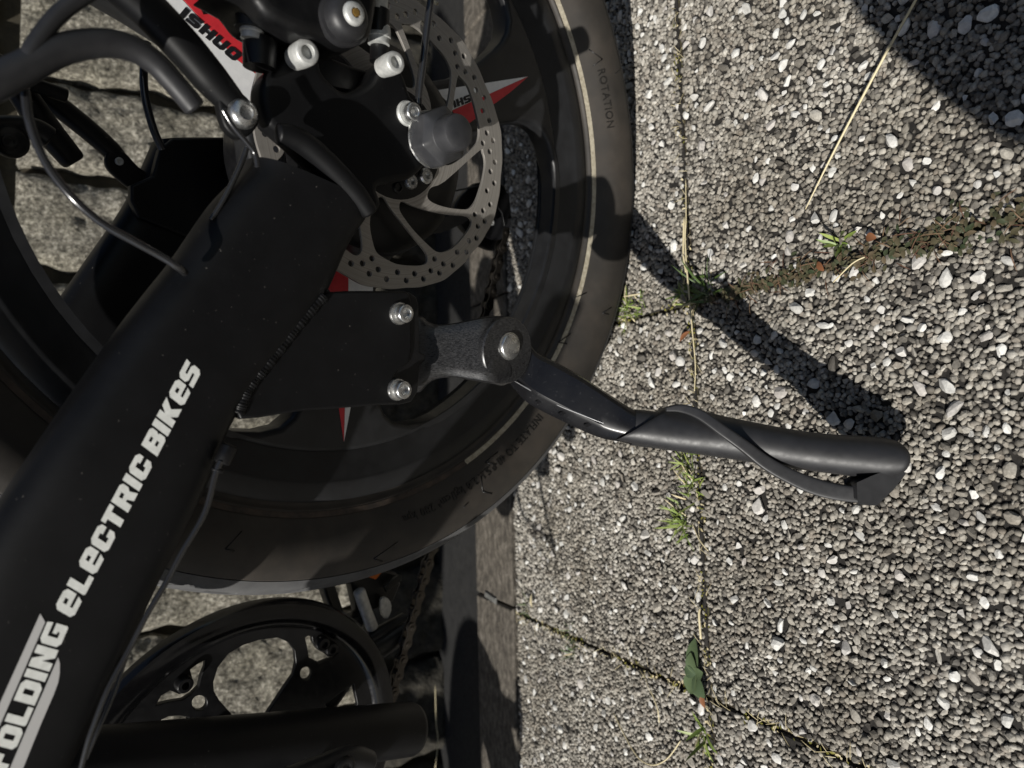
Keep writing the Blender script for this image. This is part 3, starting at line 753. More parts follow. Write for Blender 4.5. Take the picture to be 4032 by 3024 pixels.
def c5(pts): return [(.3333*x, 1105.9+.3333*y) for x, y in pts]
def px_poly(name, px, m):
    cx = np.mean([p[0] for p in px]); 
    return print_on(name, [[[(p[0]/10, -p[1]/10) for p in px]]], lambda x, y: (x*10, -y*10), m, frame, .0002)
def cz(pts): return [(.3762*x/K, (2400+.3762*y)/K) for x, y in pts]
px_poly('print_bar', cz([(420,42),(472,130),(300,522),(150,866),(0,1205),(-160,1570),(-160,1330),(0,972),(200,530),(330,240)]), m_grey)
px_poly('print_bar', cz([(607,498),(624,560),(624,660),(608,760),(560,890),(430,1190),(240,1659),(180,1800),(40,1800),(103,1659),(260,1290),(420,930)]), m_grey)

# ---- right-hand stay and its dropout, dark behind
rs2 = stay('chainstay', [((343,300),(520,300)),((300,395),(560,420)),((267,457),(520,500)),((200,553),(460,640)),((123,665),(400,770)),((60,760),(340,880)),((-100,1000),(200,1100))], .078, .015, m_frame, frame)
plate('dropout', [(345,322),(372,299),(430,297),(512,296),(560,330),(560,480),(420,520),(300,470),(283,433),(283,400),(330,380)], .060, .008, m_frame, frame, holes=[disc_px(490,369,13,17)], bevel=.0015)
# seat tube lower end
st0, st1 = D(897,1573,0.0), D(348,1634,-.0)
ax = (st1-st0); axn = ax/np.linalg.norm(ax)
V, F = tube_vf([Wd(st0), Wd(st0+ax*.3), Wd(st0+ax*.7), Wd(st0+ax*1.9)], .0178, 40); mk('seat_tube', V, F, m_frame, frame, angle=50)
# ---- the forward half of the machine, outside the picture: its shade falls on the gutter and wall foot
def L3(x, o, z): return Wd((x, o, z))
tube('main_beam', [L3(-.34, 0, .80), L3(-.60, 0, .80), L3(-.86, 0, .76), L3(-1.04, 0, .74)], [.040,.045,.045,.038], m_frame, frame, 28)
tube('head_tube', [L3(-1.03, 0, .64), L3(-1.08, 0, .84)], .024, m_frame, frame, 24)
tube('seat_mast', [Wd(st0+ax*1.7), Wd(st0+ax*2.3), L3(-.35, 0, .86)], [.0178,.0178,.0165], m_frame, frame, 28)
tube('link_tube', [L3(-.41, 0, .30), L3(-.50, 0, .52), L3(-.62, 0, .78)], [.02,.03,.035], m_frame, frame, 24)
for o_ in (-.05, .05): tube('fork_blade', [L3(-1.04, o_*.9, .62), L3(-1.02, o_, .45), L3(-.99, o_, .265)], [.015,.014,.010], m_frame, frame, 18)
fw_parts = []
V, F = ring_lathe([tuple(p) for p in full_side] + [(r, -o2) for r, o2 in [tuple(q) for q in full_side][::-1]], 120)
shift = L3(-1.0, 0, 0)
fwheel = mk('wheel', [np.array(v) + shift for v in [Wd(pol(.006, a, oo)) for oo in (-.05, .05) for a in range(0, 360, 30)]], [tuple(range(12)), tuple(range(23, 11, -1))] + [(k, (k+1) % 12, 12+(k+1) % 12, 12+k) for k in range(12)], m_black, bike, smooth=False)
mk('tyre', [v + shift for v in V], F, m_tyre, fwheel, angle=60)
V, F = ring_lathe(rp2, 120); mk('rim', [v + shift for v in V], F, m_rim, fwheel, angle=30)
V, F = ring_lathe(trd[::-1] + [(r, -o2) for r, o2 in trd[1:]], 120); mk('tread', [v + shift for v in V], F, m_tread, fwheel, angle=40)
V, F = slab([outer] + ops, -.0125, .025, .004, 4); mk('spokes', [np.array(v) + shift for v in V], F, m_rim, fwheel, angle=35)
def lift(x, y, h): p = on_z(x, y, 0); return p - np.array([travel.x, travel.y, travel.z])*(h/math.sin(SUN_EL))
tube('hanging_cable', [lift(2095/K, 1700/K, .33), lift(2112/K, 1835/K, .32), lift(2140/K, 1990/K, .31), lift(2168/K, 2110/K, .305), lift(2182/K, 2160/K, .30), lift(2150/K, 2118/K, .30), lift(2080/K, 2060/K, .30), lift(2046/K, 2000/K, .30), lift(2030/K, 1900/K, .31), lift(2010/K, 1800/K, .34)], .0024, m_rubber, bike, 12)
pc = lift(1098, 1530, .24)
V, F = join([box_vf(-.016, .016, -.045, .045, -.010, .010, .003), box_vf(-.05, .05, -.042, -.034, -.008, .008), box_vf(-.05, .05, .034, .042, -.008, .008)])
mk('pedal_body', [np.array(v)*.62 + pc for v in V], F, m_black, bike, angle=30)
tube('crank_arm', [lift(1098,1530,.24), lift(1072,1480,.26), lift(1040,1430,.29)], .006, m_rim, ringo0 if False else bike, 14)
lp = Wd((-.205, -.02, .195)) - np.array([travel.x, travel.y, travel.z])*.40  # unseen raised crank and pedal, placed up-sun to shade the tyre
tube('crank_arm', [Wd((-.40, -.085, .29)), Wd((-.41, -.095, .37)), lp + Wd((0, .055, 0))], [.013,.012,.011], m_rim, frame, 18)  # added unseen crank arm, there to shade the tyre
V, F = join([box_vf(-.048, .048, -.045, .045, -.006, .006, .003), box_vf(-.056, .056, -.050, -.042, -.012, .012), box_vf(-.056, .056, .042, .050, -.012, .012)])
mk('pedal_body', [np.array(v) @ rot('y', .5).T + lp for v in V], F, m_black, bike, angle=30)
# ---- upper stays, rack tubes
tube('seat_stay', [Wd(D(*q, -.078)) for q in [(190,-95),(262,-30),(330,30),(400,105),(455,170),(500,222),(530,262)]], [.0075,.0075,.0075,.0075,.0072,.006,.0045], m_frame, frame, 24)
plate('seat_stay_lug', [(470,185),(500,180),(552,228),(562,258),(548,285),(520,300),(493,282),(478,250)], -.082, .006, m_frame, frame, bevel=.0015, smooth=3)
part('bolt', lathe_vf([(.0062,0),(.0062,.001),(.0058,.0028),(.0046,.0040),(.0030,.0046),(.0029,.0032),(.0005,.003)], Wd(D(523,247,-.0825)), NY, 32), m_silver, frame)
rack = tube('luggage_rack', [Wd(D(*q, -.100)) for q in [(-70,205),(-20,183),(50,148),(133,107),(217,93),(283,104),(333,134),(377,180),(424,236)]], [.0055,.0055,.0052,.005,.0048,.0046,.0044,.0043,.0042], m_plastic, bike, 24)
tube('rack_tube', [Wd(D(*q, .075)) for q in [(-40,120),(40,170),(100,210),(180,272),(240,325),(262,352)]], [.006,.006,.0058,.0058,.0055,.0045], m_frame, rack, 20)
tube('rack_tube', [Wd(D(*q, .06)) for q in [(20,160),(70,235),(100,278),(162,352)]], [.0065,.007,.0072,.0062], m_frame, rack, 20)
tube('rack_tube', [Wd(D(*q, .05)) for q in [(-20,165),(60,180),(100,192),(146,208)]], .0036, m_frame, rack, 20)
plate('rack_eyelet', [(232,330),(250,322),(272,330),(300,360),(345,395),(330,440),(285,410),(240,372),(228,350)], .070, .005, m_frame, rack, bevel=.0015, smooth=3)
part('bolt', bolt_vf(257,349,.070,.0022,.0016), m_dull, rack)
tube('rack_tube', [Wd(D(*q, .02)) for q in [(-60,285),(0,275),(70,278),(110,300)]], .0052, m_frame, rack, 20)
part('rack_eyelet', join([tube_vf([Wd(D(20,308,.02)), Wd(D(20,308,.02))+NY*.006], .0075, 24), bolt_vf(20,308,.0135,.0034,.002)]), m_black, rack)
# ---- cables
cables = tube('brake_cable', [Wd(D(*q, o)) for q, o in [((54,190),-.09),((56,215),-.09),((62,255),-.09),((80,312),-.09),((112,372),-.091),((160,430),-.093),((220,482),-.094),((290,522),-.0955),((345,552),-.0965),((385,577),-.0975),((400,590),-.094)]], .0015, m_rubber, bike, 14)
tube('cable', [Wd(D(*q, -.102)) for q in [(60,150),(66,115),(87,80),(112,47),(142,18),(175,-5),(215,-30)]], .0028, m_plastic, cables, 16)
tube('cable', [Wd(D(*q, .05)) for q in [(318,90),(311,147),(311,187),(317,227),(333,283),(352,325)]], .0022, m_rubber, cables, 14)
tube('cable', [Wd(D(*q, -.085)) for q in [(533,318),(522,350),(499,400),(474,447),(455,475)]], .0012, m_rubber, cables, 12)
tube('cable', [Wd(D(*q, -.0965)) for q in [(481,235),(503,272),(533,308),(550,330),(555,352),(556,362)]], .0011, m_rubber, cables, 12)
tube('cable', [Wd(D(*q, -.080)) for q in [(935,-40),(930,0),(921,70),(913,140),(906,195),(904,228)]], .0019, m_rubber, cables, 14)
tube('cable', [Wd(D(*q, o)) for q, o in [((478,995),-.094),((466,1022),-.094),((443,1106),-.094),((393,1193),-.094),((360,1256),-.093),((320,1323),-.093),((277,1406),-.092),((233,1489),-.092),((200,1573),-.092),((188,1610),-.092),((170,1680),-.092)]], [.0014,.0011,.0011], m_rubber, cables, 14)
tube('cable', [Wd(D(*q, o)) for q, o in [((272,1420),-.088),((245,1500),-.088),((215,1570),-.088),((185,1640),-.088)]], .0009, m_rubber, cables, 12)
part('cable_guide', join([tube_vf([Wd(D(497,960,-.092)), Wd(D(478,1002,-.092))], .0034, 16), tube_vf([Wd(D(472,1010,-.093)), Wd(D(468,1020,-.093))], .0026, 16)]), m_black, cables)

# ---- brake caliper
cal = plate('brake_caliper', [(500,-60),(545,-10),(575,30),(610,52),(655,72),(700,80),(750,98),(800,85),(815,40),(822,-10),(830,-60)], -.0965, .038, m_black, bike, bevel=.005, smooth=3)
plate('mount_bracket', [(540,60),(565,62),(590,90),(625,110),(690,115),(790,150),(835,130),(858,150),(880,200),(840,190),(780,205),(700,190),(620,170),(575,130),(552,100)], -.066, .010, m_black, cal, bevel=.002, smooth=3)
def knob(x, y, o, prof, m, name, parent, n=40): return part(name, lathe_vf(prof, Wd(D(x, y, o)), NY, n), m, parent)
knob(738,44,-.0965,[(.0108,-.002),(.0112,.0),(.0112,.002),(.0098,.0024),(.0097,.0048),(.0088,.0074),(.0072,.0090),(.0056,.0096),(.001,.0098)], m_plastic, 'adjuster_knob', cal)
knob(738,44,-.0965,[(.0048,.0085),(.0050,.0100),(.0046,.0112),(.0038,.0118),(.0022,.0120),(.0020,.0108),(.0003,.0108)], m_dull, 'adjuster_ring', cal)
knob(738,44,-.0965,[(.0019,.0100),(.0018,.0122),(.0010,.0124),(.0002,.0122)], m_brass, 'adjuster_screw', cal, 6)
tx = Wd((1, 0, 0))
def xbolt(x, y, o, pr, m, name):      # bolt or spacer stack whose axis runs along the bicycle
    return part(name, lathe_vf(pr, Wd(D(x, y, o)), -tx, 30), m, cal)
xbolt(819,66,-.078,[(.0052,-.002),(.0056,0),(.0058,.0035),(.0050,.0038),(.0052,.0065),(.0002,.0066)], m_dull, 'spacer')
xbolt(815,-8,-.078,[(.005,-.002),(.0052,0),(.0052,.007),(.0002,.0072)], m_dull, 'spacer')
xbolt(817,22,-.078,[(.0055,0),(.0055,.011),(.0002,.0112)], m_black, 'spacer')
xbolt(820,93,-.076,[(.0045,0),(.0045,.009),(.0002,.0092)], m_black, 'spacer')
xbolt(545,55,-.078,[(.0046,0),(.0050,.0005),(.0050,.003),(.0044,.0034),(.0046,.006),(.0002,.0062)], m_dull, 'spacer')
xbolt(545,12,-.078,[(.0068,0),(.0068,.010),(.0002,.0102)], m_black, 'spacer')
xbolt(524,-8,-.078,[(.0052,-.004),(.0054,0),(.0040,.0035),(.0002,.0038)], m_silver, 'spacer')
xbolt(562,85,-.076,[(.0068,0),(.0072,.002),(.0068,.012),(.0002,.0122)], m_black, 'spacer')
part('bolt', bolt_vf(651,119,-.084,.0056,.0062,.52,.5,.006), m_dull, cal)
part('bolt', bolt_vf(841,140,-.084,.0052,.0060,.52,.5,.006), m_dull, cal)
part('bolt', bolt_vf(884,245,-.080,.0046,.0050,.5,.5,.003), m_silver, cal)
part('washer', lathe_vf([(.0062,-.001),(.0064,0),(.0058,.0010),(.0002,.0011)], Wd(D(881,245,-.079)), NY, 30), m_dull, cal)
# ---- axle nut cap
axl = part('axle_cap', join([lathe_vf([(.0134,-.004),(.0140,-.001),(.0140,0),(.0140,.0095),(.0136,.0102),(.0098,.0122),(.0092,.0128),(.0090,.0205),(.0085,.0220),(.0068,.0229),(.001,.0231)], Wd(D(934,300,-.080)), NY, 96, hexa=(0,1,2,3,4))]), m_cap, bike, ang=40)
part('washer', lathe_vf([(.0142,0),(.0146,.0006),(.0142,.0014),(.0002,.0015)], Wd(D(930,302,-.079)), NY, 40), m_silver, axl)

# ---- side stand
def dpo(x, y, o): return float((Wd(D(x, y, o)) - CAM) @ M[:, 1])
SEC0 = [(-1,.4),(-1,-.35),(-.94,-.78),(-.8,-.97),(-.6,-1),(-.3,-1),(0,-1),(.3,-1),(.6,-1),(.8,-.97),(.94,-.78),(1,-.35),(1,.4),(.94,.8),(.8,1),(0,1),(-.8,1),(-.94,.8)]
nk = [((885,690),(880,842),-.074),((905,680),(900,848),-.0765),((921,692),(921,828),-.0785),((941,699),(941,818),-.081),((975,697),(975,815),-.0855),((1011,690),(1020,822),-.0915),((1046,683),(1062,829),-.0970),((1085,682),(1086,833),-.0978),((1110,690),(1104,824),-.0976)]
A = catmull([at_d(*a, dpo((a[0]+b2[0])/2, (a[1]+b2[1])/2, o)) for a, b2, o in nk], 5); B = catmull([at_d(*b2, dpo((a[0]+b2[0])/2, (a[1]+b2[1])/2, o)) for a, b2, o in nk], 5)
V, F = [], []; ns = len(SEC0)
for a, b2 in zip(A, B):
    for u, f in SEC0: V.append((a+b2)/2 + (b2-a)/2*u + M[:, 1]*(.0075*f + .0075))
for i in range(len(A)-1):
    for k in range(ns): F.append((i*ns+k, i*ns+(k+1) % ns, (i+1)*ns+(k+1) % ns, (i+1)*ns+k))
F.append(tuple(range(ns))[::-1]); F.append(tuple((len(A)-1)*ns+k for k in range(ns)))
boss = lathe_vf([(.0180,-.017),(.0190,-.015),(.0190,-.0016),(.0187,-.0006),(.0181,0),(.001,.0001)], Wd(D(1098,757,-.0981)), NY, 56)
stand = mk('side_stand', boss[0], boss[1], m_worn, bike, angle=40); mk('neck', V, F, m_worn, stand, angle=40)
mount = plate('mount_plate', [(640,705),(708,632),(760,628.5),(876,628.5),(886,636),(890,655),(889,760),(884,784),(862,800),(852,812),(848,838),(862,872),(850,873),(818,875),(740,882),(658,887),(560,903),(520,906),(514,892),(560,815)], -.0880, .0075, m_frame, frame, bevel=.0012)
plate('mount_rib', [(700,640),(885,632),(900,642),(905,660),(907,760),(919,766),(919,780),(908,790),(903,845),(889,868),(864,874),(818,875),(700,880)], -.0862, .005, m_black, frame, bevel=.0008)
for (x, y) in ((866, 677), (862, 841)):
    part('washer', lathe_vf([(.0056,-.001),(.0058,.0004),(.0054,.0012),(.0002,.0013)], Wd(D(x-4, y, -.0882)), NY, 32), m_silver, stand)
    part('bolt', bolt_vf(x, y, -.0885, .0046, .0052, .52, .55), m_silver, stand)
part('pivot_pin', lathe_vf([(.0076,-.001),(.0078,.0002),(.0070,.0004),(.0068,.0012),(.0060,.0018),(.001,.0020)], Wd(D(1101, 748, -.0985)), NY, 40), m_silver, stand)
dp0 = (Wd(D(1138, 805, -.092)) - CAM) @ M[:, 1]
FT = on_z(1925, 985, .0155); dp1 = (FT - CAM) @ M[:, 1]
def dk(x): t = (x-1138)/(1925-1138); return dp0*(1-t) + dp1*t
def sweep(name, st, m, parent, nn=3.0, ns=32, ang=45, fwd=M[:, 1], sub=6):
    """st: list of (top px, bottom px, centre depth, half depth)"""
    A = catmull([at_d(*a, d) for a, b2, d, h in st], sub); B = catmull([at_d(*b2, d) for a, b2, d, h in st], sub)
    H = catmull([np.array([h]) for a, b2, d, h in st], sub); V, F = [], []
    NN = catmull([np.array([x]) for x in (nn if hasattr(nn, '__len__') else [nn]*len(st))], sub)
    for a, b2, h, e in zip(A, B, H, NN):
        c = (a+b2)/2; u0 = (b2-a)/2; e = float(e[0])
        for k in range(ns):
            t = 2*PI*(k+.5)/ns; ct, st_ = math.cos(t), math.sin(t)
            V.append(c + u0*math.copysign(abs(ct)**(2/e), ct) + fwd*float(h[0])*math.copysign(abs(st_)**(2/e), st_))
    m2 = len(A)
    for i in range(m2-1):
        for k in range(ns): F.append((i*ns+k, i*ns+(k+1) % ns, (i+1)*ns+(k+1) % ns, (i+1)*ns+k))
    F.append(tuple(range(ns))[::-1]); F.append(tuple((m2-1)*ns+k for k in range(ns)))
    return mk(name, V, F, m, parent, angle=ang)
SEC = np.array([(-1,.5),(-1,-.3),(-.93,-.75),(-.78,-.97),(-.6,-1),(0,-1),(.42,-1),(.5,-.93),(.56,-.85),(.78,-.55),(.96,-.28),(1,-.2),(1,.4),(.95,.85),(.8,1),(0,1),(-.8,1),(-.95,.85)])
def leg_sweep(name, st, m, parent, sub=5):
    A = catmull([at_d(*a, d) for a, b2, d, h, q in st], sub); B = catmull([at_d(*b2, d) for a, b2, d, h, q in st], sub); H = catmull([np.array([h, q]) for a, b2, d, h, q in st], sub)
    V, F = [], []; ns = len(SEC); fw = M[:, 1]
    for a, b2, h in zip(A, B, H):
        c = (a+b2)/2; u0 = (b2-a)/2
        for u, f in SEC:
            r = math.hypot(u, f); q = float(np.clip(h[1], 0, 1)); uu, ff = u*(1-q)+u/r*q, f*(1-q)+f/r*q
            V.append(c + u0*uu + fw*float(h[0])*ff)
    for i in range(len(A)-1):
        for k in range(ns): F.append((i*ns+k, i*ns+(k+1) % ns, (i+1)*ns+(k+1) % ns, (i+1)*ns+k))
    F.append(tuple(range(ns))[::-1]); F.append(tuple((len(A)-1)*ns+k for k in range(ns)))
    return mk(name, V, F, m, parent, angle=24)
leg = leg_sweep('leg', [((1145,745),(1096,820),dk(1128),.006,0),((1165,766),(1116,846),dk(1140),.0075,0),((1205,785),(1146,874),dk(1180),.0085,0),((1258,815),(1220,912),dk(1240),.0082,0),((1325,858),(1291,944),dk(1308),.0078,.25),((1361,880),(1343,955),dk(1352),.0075,.8),((1375,886),(1360,960),dk(1368),.0075,1)], m_stand, stand)
m_edge = mat('edge_highlight', (.22,.22,.225), .3, .6)  # bright tube along the leg's facet edge, painted in as its highlight
eg = [at_d(x, y, dk(x)-.0080) for x, y in ((1108,821),(1140,839),(1178,860),(1210,877),(1245,891),(1280,905),(1305,915))]
tube('edge_highlight', eg, [.0002,.0006,.0007,.0006,.0006,.0005,.0002], m_edge, stand, 10)
nb = []
for (x, y) in ((1166,864),(1215,890),(1270,915)):
    q = [at_d(x+dx, y+dy, dk(x)-.0075+dz) for dz in (0, .004) for dx, dy in ((-10,3),(8,-5),(13,1),(-4,9))]
    nb.append((q, [(0,1,2,3),(7,6,5,4),(0,4,5,1),(1,5,6,2),(2,6,7,3),(3,7,4,0)]))
for V, F in nb: mk('lug', V, F, m_stand, stand, smooth=False)
inner = sweep('inner_tube', [((1372,884),(1362,962),dk(1368),.0082),((1420,889),(1410,968),dk(1415),.0082),((1470,897),(1460,975),dk(1465),.0082)], m_plastic, stand, nn=2)
m_ends = [(1925, 985)]
sl = sweep('sleeve', [((1436,880),(1331,949),dk(1385),.0100),((1450,877),(1345,953),dk(1398),.0106),((1490,881),(1400,964),dk(1445),.0110),((1530,890),(1470,976),dk(1500),.0114),((1575,901),(1560,989),dk(1568),.0115),((1704,926),(1690,1009),dk(1697),.0115),((1785,937),(1772,1020),dk(1780),.0118),((1870,942),(1856,1030),dk(1863),.0122),((1922,948),(1905,1032),dk(1914),.0122),((1943,960),(1928,1026),dk(1936),.0115),((1951,975),(1942,1015),dk(1946),.008)], m_plastic, stand, nn=2.15)
# spiral fin that peels off the sleeve and returns to the foot
fin_px = [(1438,884,5,-.0085),(1470,882,9,-.0105),(1510,895,11,-.0125),(1560,930,12,-.0135),(1605,962,13,-.0125),(1655,1000,15,-.010),(1703,1027,16,-.008),(1755,1049,18,-.006),(1805,1062,18,-.005),(1858,1068,18,-.004),(1885,1062,20,-.004)]
stn = []
for i, (x, y, hwd, dz) in enumerate(fin_px):
    a = fin_px[max(i-1, 0)]; b2 = fin_px[min(i+1, len(fin_px)-1)]; t = np.array([b2[0]-a[0], b2[1]-a[1]], float); t /= np.linalg.norm(t); nrm = np.array([t[1], -t[0]])
    stn.append(((x+nrm[0]*hwd, y+nrm[1]*hwd), (x-nrm[0]*hwd, y-nrm[1]*hwd), dk(x)+dz, .0022))
sweep('fin', stn, m_plastic, stand, nn=5)
def prism(name, px, d0, d1, m, parent):
    a = [at_d(x, y, d0) for x, y in px]; c = [at_d(x, y, d0) + M[:, 1]*(d1-d0) for x, y in px]; n2 = len(px)
    return mk(name, a+c, [tuple(range(n2)), tuple(range(2*n2-1, n2-1, -1))] + [(i, (i+1) % n2, n2+(i+1) % n2, n2+i) for i in range(n2)], m, parent, smooth=False)
ft = prism('foot', [(1856,1046),(1882,1034),(1912,1022),(1944,1014),(1950,1024),(1925,1056),(1892,1087),(1858,1085)], dk(1890)-.0095, dk(1890)+.004, m_plastic, stand)
bv = ft.modifiers.new('b', 'BEVEL'); bv.width = .0012; bv.segments = 2
# ---- chainring with guard, cranks
o_ring = .05
cxr, czr, rr_ = -.3988, .2906, .1148
def rcirc(r, n=96): return [(cxr+r*math.cos(a), czr+r*math.sin(a)) for a in np.linspace(0, 2*PI, n+1)[:-1]]
def g6(pts): return [D2((400+.5877*x)/K, (2200+.5877*y)/K, o_ring-.004) for x, y in pts]
Wn = [g6([(750,830),(780,730),(850,640),(950,580),(1060,545),(1180,530),(1250,560),(1295,620),(1303,700),(1285,780),(1230,860),(1170,950),(1130,1010),(1060,1120),(900,1120),(870,1040),(790,950),(755,890)]),
      g6([(595,745),(640,710),(697,680),(690,730),(665,790),(650,860),(600,910),(545,945),(450,960),(365,983),(400,920),(460,885),(520,910),(570,900),(608,850),(610,800)]),
      g6([(1365,530),(1385,517),(1412,525),(1415,560),(1440,600),(1500,640),(1550,640),(1590,630),(1550,665),(1460,700),(1390,665),(1380,600)]),
      g6(disc_px(657,967,50,50)), g6(disc_px(1370,770,38,44)),
      g6([(400,1082),(450,1058),(520,1052),(585,1064),(560,1120),(440,1140)]),
      g6([(1690,840),(1700,900),(1715,970),(1700,1060),(1560,1060),(1500,980),(1600,900)])]
ringo = part('chainring', slab([rcirc(.0985)] + Wn, o_ring-.004, .004, .0006, 2), m_black, bike, ang=30)
V, F = [], []
gp = [(.0955, -.0005), (.0965, -.004), (.100, -.0072), (.107, -.0085), (.1132, -.0070), (.1150, -.003), (.1150, .002), (.114, .003), (.104, .002), (.0955, .0015)]
nn_ = 140
for k in range(nn_):
    a = 2*PI*k/nn_
    for r, oo in gp: V.append(Wd((cxr+r*math.cos(a), o_ring+oo, czr+r*math.sin(a))))
m_ = len(gp)
for k in range(nn_):
    for j in range(m_): F.append((k*m_+j, k*m_+(j+1) % m_, ((k+1) % nn_)*m_+(j+1) % m_, ((k+1) % nn_)*m_+j))
mk('chain_guard', V, F, m_gloss, ringo, angle=40)
for (x, y) in ((545,830),(1525,595),(1470,560)):
    part('chainring_bolt', lathe_vf([(.0050,-.002),(.0050,.004),(.0042,.0052),(.0024,.0054),(.0022,.003),(.0004,.003)], Wd(D((400+.5877*x)/K, (2200+.5877*y)/K, o_ring-.005)), NY, 24), m_black, ringo)
tube('crank_arm', [Wd(D(*q, .07)) for q in [(560,1640),(640,1580),(706,1510),(760,1440),(830,1395),(880,1360)]], [.012,.011,.0095,.009,.008,.008], m_rim, ringo, 20)
part('bottom_bracket', lathe_vf([(.021, 0), (.021, .09), (.018, .094), (.001, .095)], Wd((cxr, -.045, czr)), -NY, 40), m_frame, frame)
tube('crank_arm', [Wd(D(*q, -.075)) for q in [(620,1700),(690,1668),(755,1640),(800,1648)]], [.009,.008,.007,.006], m_rim, ringo, 20)
part('bolt', bolt_vf(742,1655,-.085,.0055,.003), m_black, ringo)
# folded pedal on the far side
ped = plate('pedal', [(690,1235),(740,1232),(800,1225),(858,1238),(866,1262),(850,1300),(800,1322),(775,1372),(745,1378),(720,1330),(705,1290)], .085, .012, m_black, bike, bevel=.002, holes=[[(725,1265),(760,1262),(775,1330),(750,1340)]])
tube('pedal_spindle', [Wd(D(*q, .08)) for q in [(775,1275),(790,1318),(805,1358)]], .0048, m_dull, ped, 20)
tube('pedal_arm', [Wd(D(*q, .078)) for q in [(788,1395),(822,1372),(858,1352),(878,1340)]], .0075, m_rim, ped, 20)
plate('reflector', [(789,1244),(818,1235),(824,1238),(812,1252)], .083, .003, m_orange, ped, bevel=.0003)
plate('pedal_clip', [(822,1298),(833,1290),(844,1300),(846,1318),(838,1336),(826,1330)], .078, .003, m_dull, ped, bevel=.0008, smooth=2)
plate('pedal_tongue', [(830,1268),(862,1243),(868,1244),(868,1254),(836,1280)], .078, .003, m_black, ped, bevel=.0006)

# ---- chain: links along the lower run, and derailleur
o_ch = .055
cp = [tuple(D(x, y, o_ch)[[0, 2]]) for x, y in [(1091,470),(1087,510),(1071,582),(1048,678),(990,940),(930,1195),(897,1307),(870,1409),(852,1480),(838,1530)]]
seg = np.array(cp); L = np.r_[0, np.cumsum(np.hypot(*np.diff(seg, axis=0).T))]
nl = int(L[-1]/.0127); ss = np.arange(nl+1)*.0127
cxs, czs = np.interp(ss, L, seg[:, 0]), np.interp(ss, L, seg[:, 1])
lk = []
for i in range(nl):
    a = np.array([cxs[i], czs[i]]); b2 = np.array([cxs[i+1], czs[i+1]]); d = b2-a; d /= np.linalg.norm(d); pn = np.array([-d[1], d[0]])
    outl_ = []
    for t in np.linspace(PI/2, 3*PI/2, 8): outl_.append(tuple(a + .0042*(math.cos(t)*d + math.sin(t)*pn)))
    outl_.append(tuple((a+b2)/2 - pn*.0026))
    for t in np.linspace(-PI/2, PI/2, 8): outl_.append(tuple(b2 + .0042*(math.cos(t)*d + math.sin(t)*pn)))
    outl_.append(tuple((a+b2)/2 + pn*.0026))
    offs = (-.0036, .0026) if i % 2 else (-.0022, .0012)
    for off in offs: lk.append(slab([outl_], o_ch+off, .001, .0002, 1))
    lk.append(lathe_vf([(.0018, 0), (.0018, .0088), (.0012, .0091), (.0002, .0091)], Wd((a[0], o_ch+.0044, a[1])), NY, 10))
    lk.append(lathe_vf([(.0037, 0), (.0037, .004), (.0002, .004)], Wd((a[0], o_ch+.002, a[1])), NY, 12))
V, F = join(lk); mk('chain', V, F, m_chain, bike, angle=40)
der = plate('rear_derailleur', [(1030,395),(1085,398),(1098,425),(1104,470),(1098,505),(1078,540),(1045,535),(1015,510),(990,480),(985,440)], .060, .006, m_black, bike, bevel=.0015, smooth=3)
plate('cage_plate', [(1072,405),(1100,418),(1103,450),(1096,485),(1090,488),(1085,460),(1070,440)], .045, .002, m_black, der, bevel=.0004)
part('jockey_wheel', lathe_vf([(.003,0),(.0185,.001),(.0185,.004),(.003,.005),(.0005,.005)], Wd(D(1062,470,.056)), NY, 22), m_plastic, der, ang=30)
part('bolt', bolt_vf(1062,481,.046,.0022,.0012,.4,.4), m_dull, der)
plate('swing_plate', [(900,452),(960,415),(1060,395),(1075,420),(1058,438),(1015,450),(975,490),(900,520),(850,530),(838,500)], .048, .005, m_plastic, der, bevel=.0012, holes=[[(940,478),(1010,462),(1040,448),(1000,480),(950,500),(915,505)]])

# ================================================================= PLANTS AND LITTER
def leafm(name, c0, c1, rough=.5):
    def f(n, b):
        gi = N(n, 'ShaderNodeNewGeometry')
        n.links.new(ramp(n, gi.outputs['Random Per Island'], [(0, c0), (1, c1)]), b.inputs['Base Color'])
    return mat(name, c0, rough, build=f)
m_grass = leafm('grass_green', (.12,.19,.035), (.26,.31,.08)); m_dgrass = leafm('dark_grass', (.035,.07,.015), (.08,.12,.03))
m_straw = leafm('dry_straw', (.50,.42,.24), (.68,.60,.40)); m_leafd = leafm('creeper_leaves', (.035,.052,.024), (.12,.09,.055))
m_stem = leafm('reddish_stems', (.10,.045,.03), (.22,.15,.09)); m_weed = leafm('weed_green', (.055,.085,.042), (.10,.14,.065)); m_dead = leafm('dead_leaf', (.15,.055,.025), (.25,.11,.05))
m_mossy = leafm('moss_yellow', (.12,.12,.02), (.22,.2,.04))
def blade(p, az, ln, wd, lean, curl=1.0, ns=6):
    d = np.array([math.cos(az), math.sin(az), 0]); s = np.array([-d[1], d[0], 0]); V, F = [], []
    for i in range(ns+1):
        t = i/ns; ang = lean*(1+curl*t*.8); ang = min(ang, PI*.62)
        if i: p = p + (d*math.sin(ang) + np.array([0, 0, math.cos(ang)]))*ln/ns
        w_ = wd*(.55+.9*t-1.45*t**3) if t < 1 else 0.0001
        V += [p - s*w_/2, p - np.array([0,0,w_*.12]), p + s*w_/2]
    for i in range(ns):
        F += [(3*i,3*i+1,3*i+4,3*i+3),(3*i+1,3*i+2,3*i+5,3*i+4)]
    return V, F
